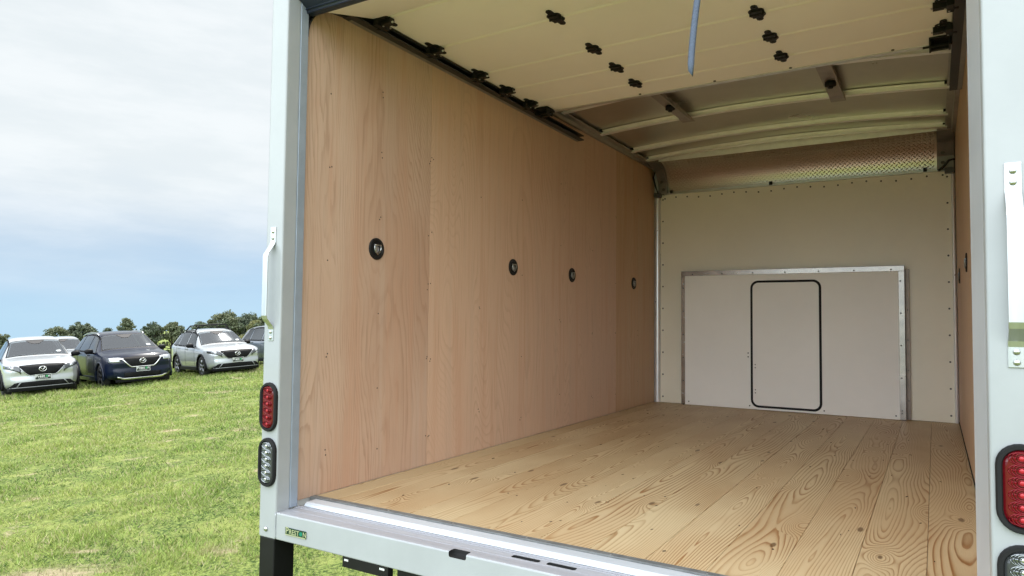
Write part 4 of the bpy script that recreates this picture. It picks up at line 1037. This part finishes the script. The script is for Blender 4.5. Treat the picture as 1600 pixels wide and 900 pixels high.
th_.tube([(.040, -.062, SZ-.002), (.036, -.05, SZ+.001)], .012, 8); th_.build('threshold', m_sill, rfm, .003)
es = MB(); es.box(.0, 2.176, -.0190, .0065, .0008, .0028); es.box(.0, 2.176, -.0190, -.0175, -.012, .0008); eso = es.build('floor_edge_strip', m_strip, rfm, .0006)
sc = MB()
for i in range(8): sc.disc((.10+.29*i, -.007, .0028), (0, 0, 1), .0035, .001, 8)
sc.pieces('strip_screw', m_zinc, eso)
wd = MB()                                                            # weld bead between post and sill
wd.tube([(.0175+rnd.uniform(-.001, .001), YR-.0003, -.02-.0075*i) for i in range(13)], 0, 6, rs=[.0022+.0012*(i % 2) for i in range(13)]); wd.build('weld_bead', m_white, rfm)
bt = MB(); bt.disc((-.032, YR, -.083), (0, -1, 0), .0095, .003, 14, 0, .004); bt.build('frame_bolt', m_zinc, rfm)
# lamps
m_red = mat('red_lens', (.17, .002, .008), .25, 0, coat=.05, spec=.3); T(m_red)[1].inputs['Transmission Weight'].default_value = 0.0
m_reddk = mat('red_lens_deep', (.12, .002, .006), .18, 0, coat=.2)
m_clear = mat('clear_reflector', (.34, .36, .38), .15, .9, coat=.2); m_grey = mat('lamp_housing_grey', (.07, .075, .08), .25, .3, coat=.4)
m_led = mat('led_chip', (.42, .02, .03), .2, .0)
def stadium(xc, zc, w, h_, n=12):
    r = w/2; pts = []
    for i in range(n+1): a = math.pi*i/n; pts.append((xc+r*math.cos(a), zc+h_/2-r+r*math.sin(a)))
    for i in range(n+1): a = math.pi+math.pi*i/n; pts.append((xc+r*math.cos(a), zc-h_/2+r+r*math.sin(a)))
    return pts
def lamp(name, xc, zc, red, parent, wout=.090, hout=.182):
    b = MB(); R1, R2, R3, R4 = stadium(xc, zc, wout, hout), stadium(xc, zc, wout-.006, hout-.006), stadium(xc, zc, wout-.020, hout-.020), stadium(xc, zc, wout-.026, hout-.026)
    n = len(R1); rings = [(R1, -.0005), (R1, -.008), (R2, -.013), (R3, -.013), (R4, -.006)]
    vs = [(x, YR+h_, z) for R_, h_ in rings for x, z in R_]
    b.add(vs, [(j*n+k, j*n+(k+1) % n, (j+1)*n+(k+1) % n, (j+1)*n+k) for j in range(4) for k in range(n)], 0, False)
    bz = b.build('light_grommet' , m_rubber, parent)
    l = MB(); Ra, Rb = stadium(xc, zc, wout-.025, hout-.025), stadium(xc, zc, wout-.040, hout-.040)
    vs = [(x, YR-.006, z) for x, z in Ra]+[(x, YR-.0105, z) for x, z in Rb]
    l.add(vs, [(k, (k+1) % n, n+(k+1) % n, n+k) for k in range(n)]+[tuple(n+k for k in range(n))], 0, False)
    ln_ = l.build('lens', m_reddk if red else m_grey, bz)
    hh_ = (hout-.058)/5
    for i in range(6):
        z = zc+(2.5-i)*hh_; d = MB()
        for rr_, dep in ((.0205, .0), (.0155, .0012), (.0105, .0018), (.006, .0018)):
            pts = [(xc+rr_*1.15*math.cos(2*math.pi*k/22), YR-.0108-dep, z+min(rr_, .0125)*math.sin(2*math.pi*k/22)) for k in range(23)]
            d.tube(pts, .0013, 5, 0, cap=False)
        d.disc((xc, YR-.0106, z), (0, -1, 0), .0055, .002, 10, 1, .0015)
        for k in (-1, 1): d.disc((xc+k*.012, YR-.0106, z), (0, -1, 0), .0035, .001, 8, 0, .0008)
        d.build('led_cell', [m_red if red else m_clear, m_led if red else m_chrome], ln_)
    return bz
for xc in (-.030, 2.247):
    a = lamp('x', xc, .366, True, TR); a.name = 'tail_light'
    a = lamp('x', xc, .162, False, TR, .090, .180); a.name = 'reverse_light'
# grab handles
def grab(xc, wid):
    h_ = MB(); path = [(YR-.0015, 1.040), (YR-.0015, .985), (YR-.005, .975), (YR-.031, .938), (YR-.035, .926), (YR-.035, .706), (YR-.031, .694), (YR-.005, .668), (YR-.0015, .655), (YR-.0015, .612)]
    h_.sweep([(xc, y, z) for y, z in path], [(-wid/2, -.0018), (wid/2, -.0018), (wid/2, .0018), (-wid/2, .0018)])
    o = h_.build('grab_handle', vary(mat('brushed_handle', (.60, .62, .63), .32, .9), 10, .08, .05, 60, .06, (6, 1, .3)), TR, .0012)
    s_ = MB()
    for z in (1.022, .998, .645, .623): s_.disc((xc, YR-.003, z), (0, -1, 0), .0068, .002, 12, 0, .0022)
    s_.pieces('handle_bolt', m_zinc, o)
grab(-.032, .028); grab(2.243, .030)
# maker's badge: green and silver lettering with a green mark for the O
bd = MB(); bd.box(.073, .179, YR-.0028, YR-.0002, -.0865, -.0595); bdo = bd.build('badge', mat('dark_green_badge', (.012, .045, .025), .3, .2), rfm, .0006)
Rf = Matrix(((1, 0, 0), (0, 0, -1), (0, 1, 0)))
m_gold = mat('pale_gold_lettering', (.62, .64, .44), .3, .6)
for body, x, sz in (('P', .0745, .033), ('REST', .0925, .0245), ('N', .1635, .0245)):
    me = text_mesh('badge_lettering', body, sz, m_gold, None, Vector((x, YR-.0030, -.0805)), Rf, .0004, 'LEFT'); 
    o = bpy.data.objects.new('badge_lettering', me); C.objects.link(o); put(o, bdo)
mk = MB(); mk.prism([(.1455, -.075), (.150, -.079), (.157, -.079), (.162, -.073), (.160, -.066), (.154, -.064), (.148, -.067)], YR-.0036, YR-.0025, 'y'); mk.build('badge_mark', mat('teal_green_mark', (.01, .20, .13), .3), bdo)
bs = MB(); bs.box(.074, .178, YR-.0034, YR-.0025, -.0860, -.0825); bs.build('badge_rule', m_gold, bdo)
# under the sill: black bumper legs, lamp bracket
bk = MB()
for x0, x1 in ((-.072, .008), (2.232, 2.312)):
    bk.box(x0, x1, YR+.004, YR+.10, -.55, -.1148)
for x0 in (.580, 1.58): bk.box(x0, x0+.10, YR+.02, YR+.12, -.50, -.1148)
bk.box(-.072, 2.312, YR+.0, YR+.11, -.66, -.551); bk.build('step_bumper', m_blacksteel, TR, .004)
lb = MB(); lb.box(.352, .556, YR+.004, YR+.03, -.150, -.1148); lbo = lb.build('lamp_bracket', m_blacksteel, TR, .001)
# tiny white lettering at both ends of the bracket
for x, w_ in ((.362, .018), (.520, .022)):
    dmb = MB()
    for k_ in range(4): dmb.box(x+k_*w_/4, x+k_*w_/4+w_/5.5, YR+.0032, YR+.0042, -.128, -.1215); 
    dmb.pieces('bracket_print', m_platew, lbo)
# chassis below the box
ch = MB()
for x in (.62, 1.56): ch.box(x, x+.08, -.05, 5.6, -.34, -.13)
for y in (.15, .75, 1.35, 1.95, 2.55, 3.15, 3.75): ch.box(-.04, W+.04, y, y+.05, -.13, -.086)
ch.box(.2, 2.04, 1.75, 1.87, -.60, -.48); ch.build('chassis', m_blacksteel, TR)
for x0 in (-.02, .25, 1.77, 2.04):
    wm = MB(); wm.tube([(x0, 1.81, gz(0, 1.8)+.36), (x0+.02, 1.81, gz(0, 1.8)+.36)], .30, 30); 
    wm = MB(); zc_ = gz(x0, 1.8)+.36; n = 30; vs = []
    for r_, d_ in ((.20, .02), (.34, .0), (.365, .03), (.365, .19), (.34, .22), (.20, .20)): vs += [(x0+d_, 1.81+r_*math.cos(2*math.pi*k/n), zc_+r_*math.sin(2*math.pi*k/n)) for k in range(n)]
    wm.add(vs, [(j*n+k, j*n+(k+1) % n, (j+1)*n+(k+1) % n, (j+1)*n+k) for j in range(5) for k in range(n)], 0, True); wo_ = wm.build('wheel', m_tyre, TR)
    rm = MB(); rm.disc((x0+.06, 1.81, zc_), (1, 0, 0), .205, .10, 24, 0, .01); rm.build('rim', m_zinc, wo_)
if 'built_in_world' in TR: pass
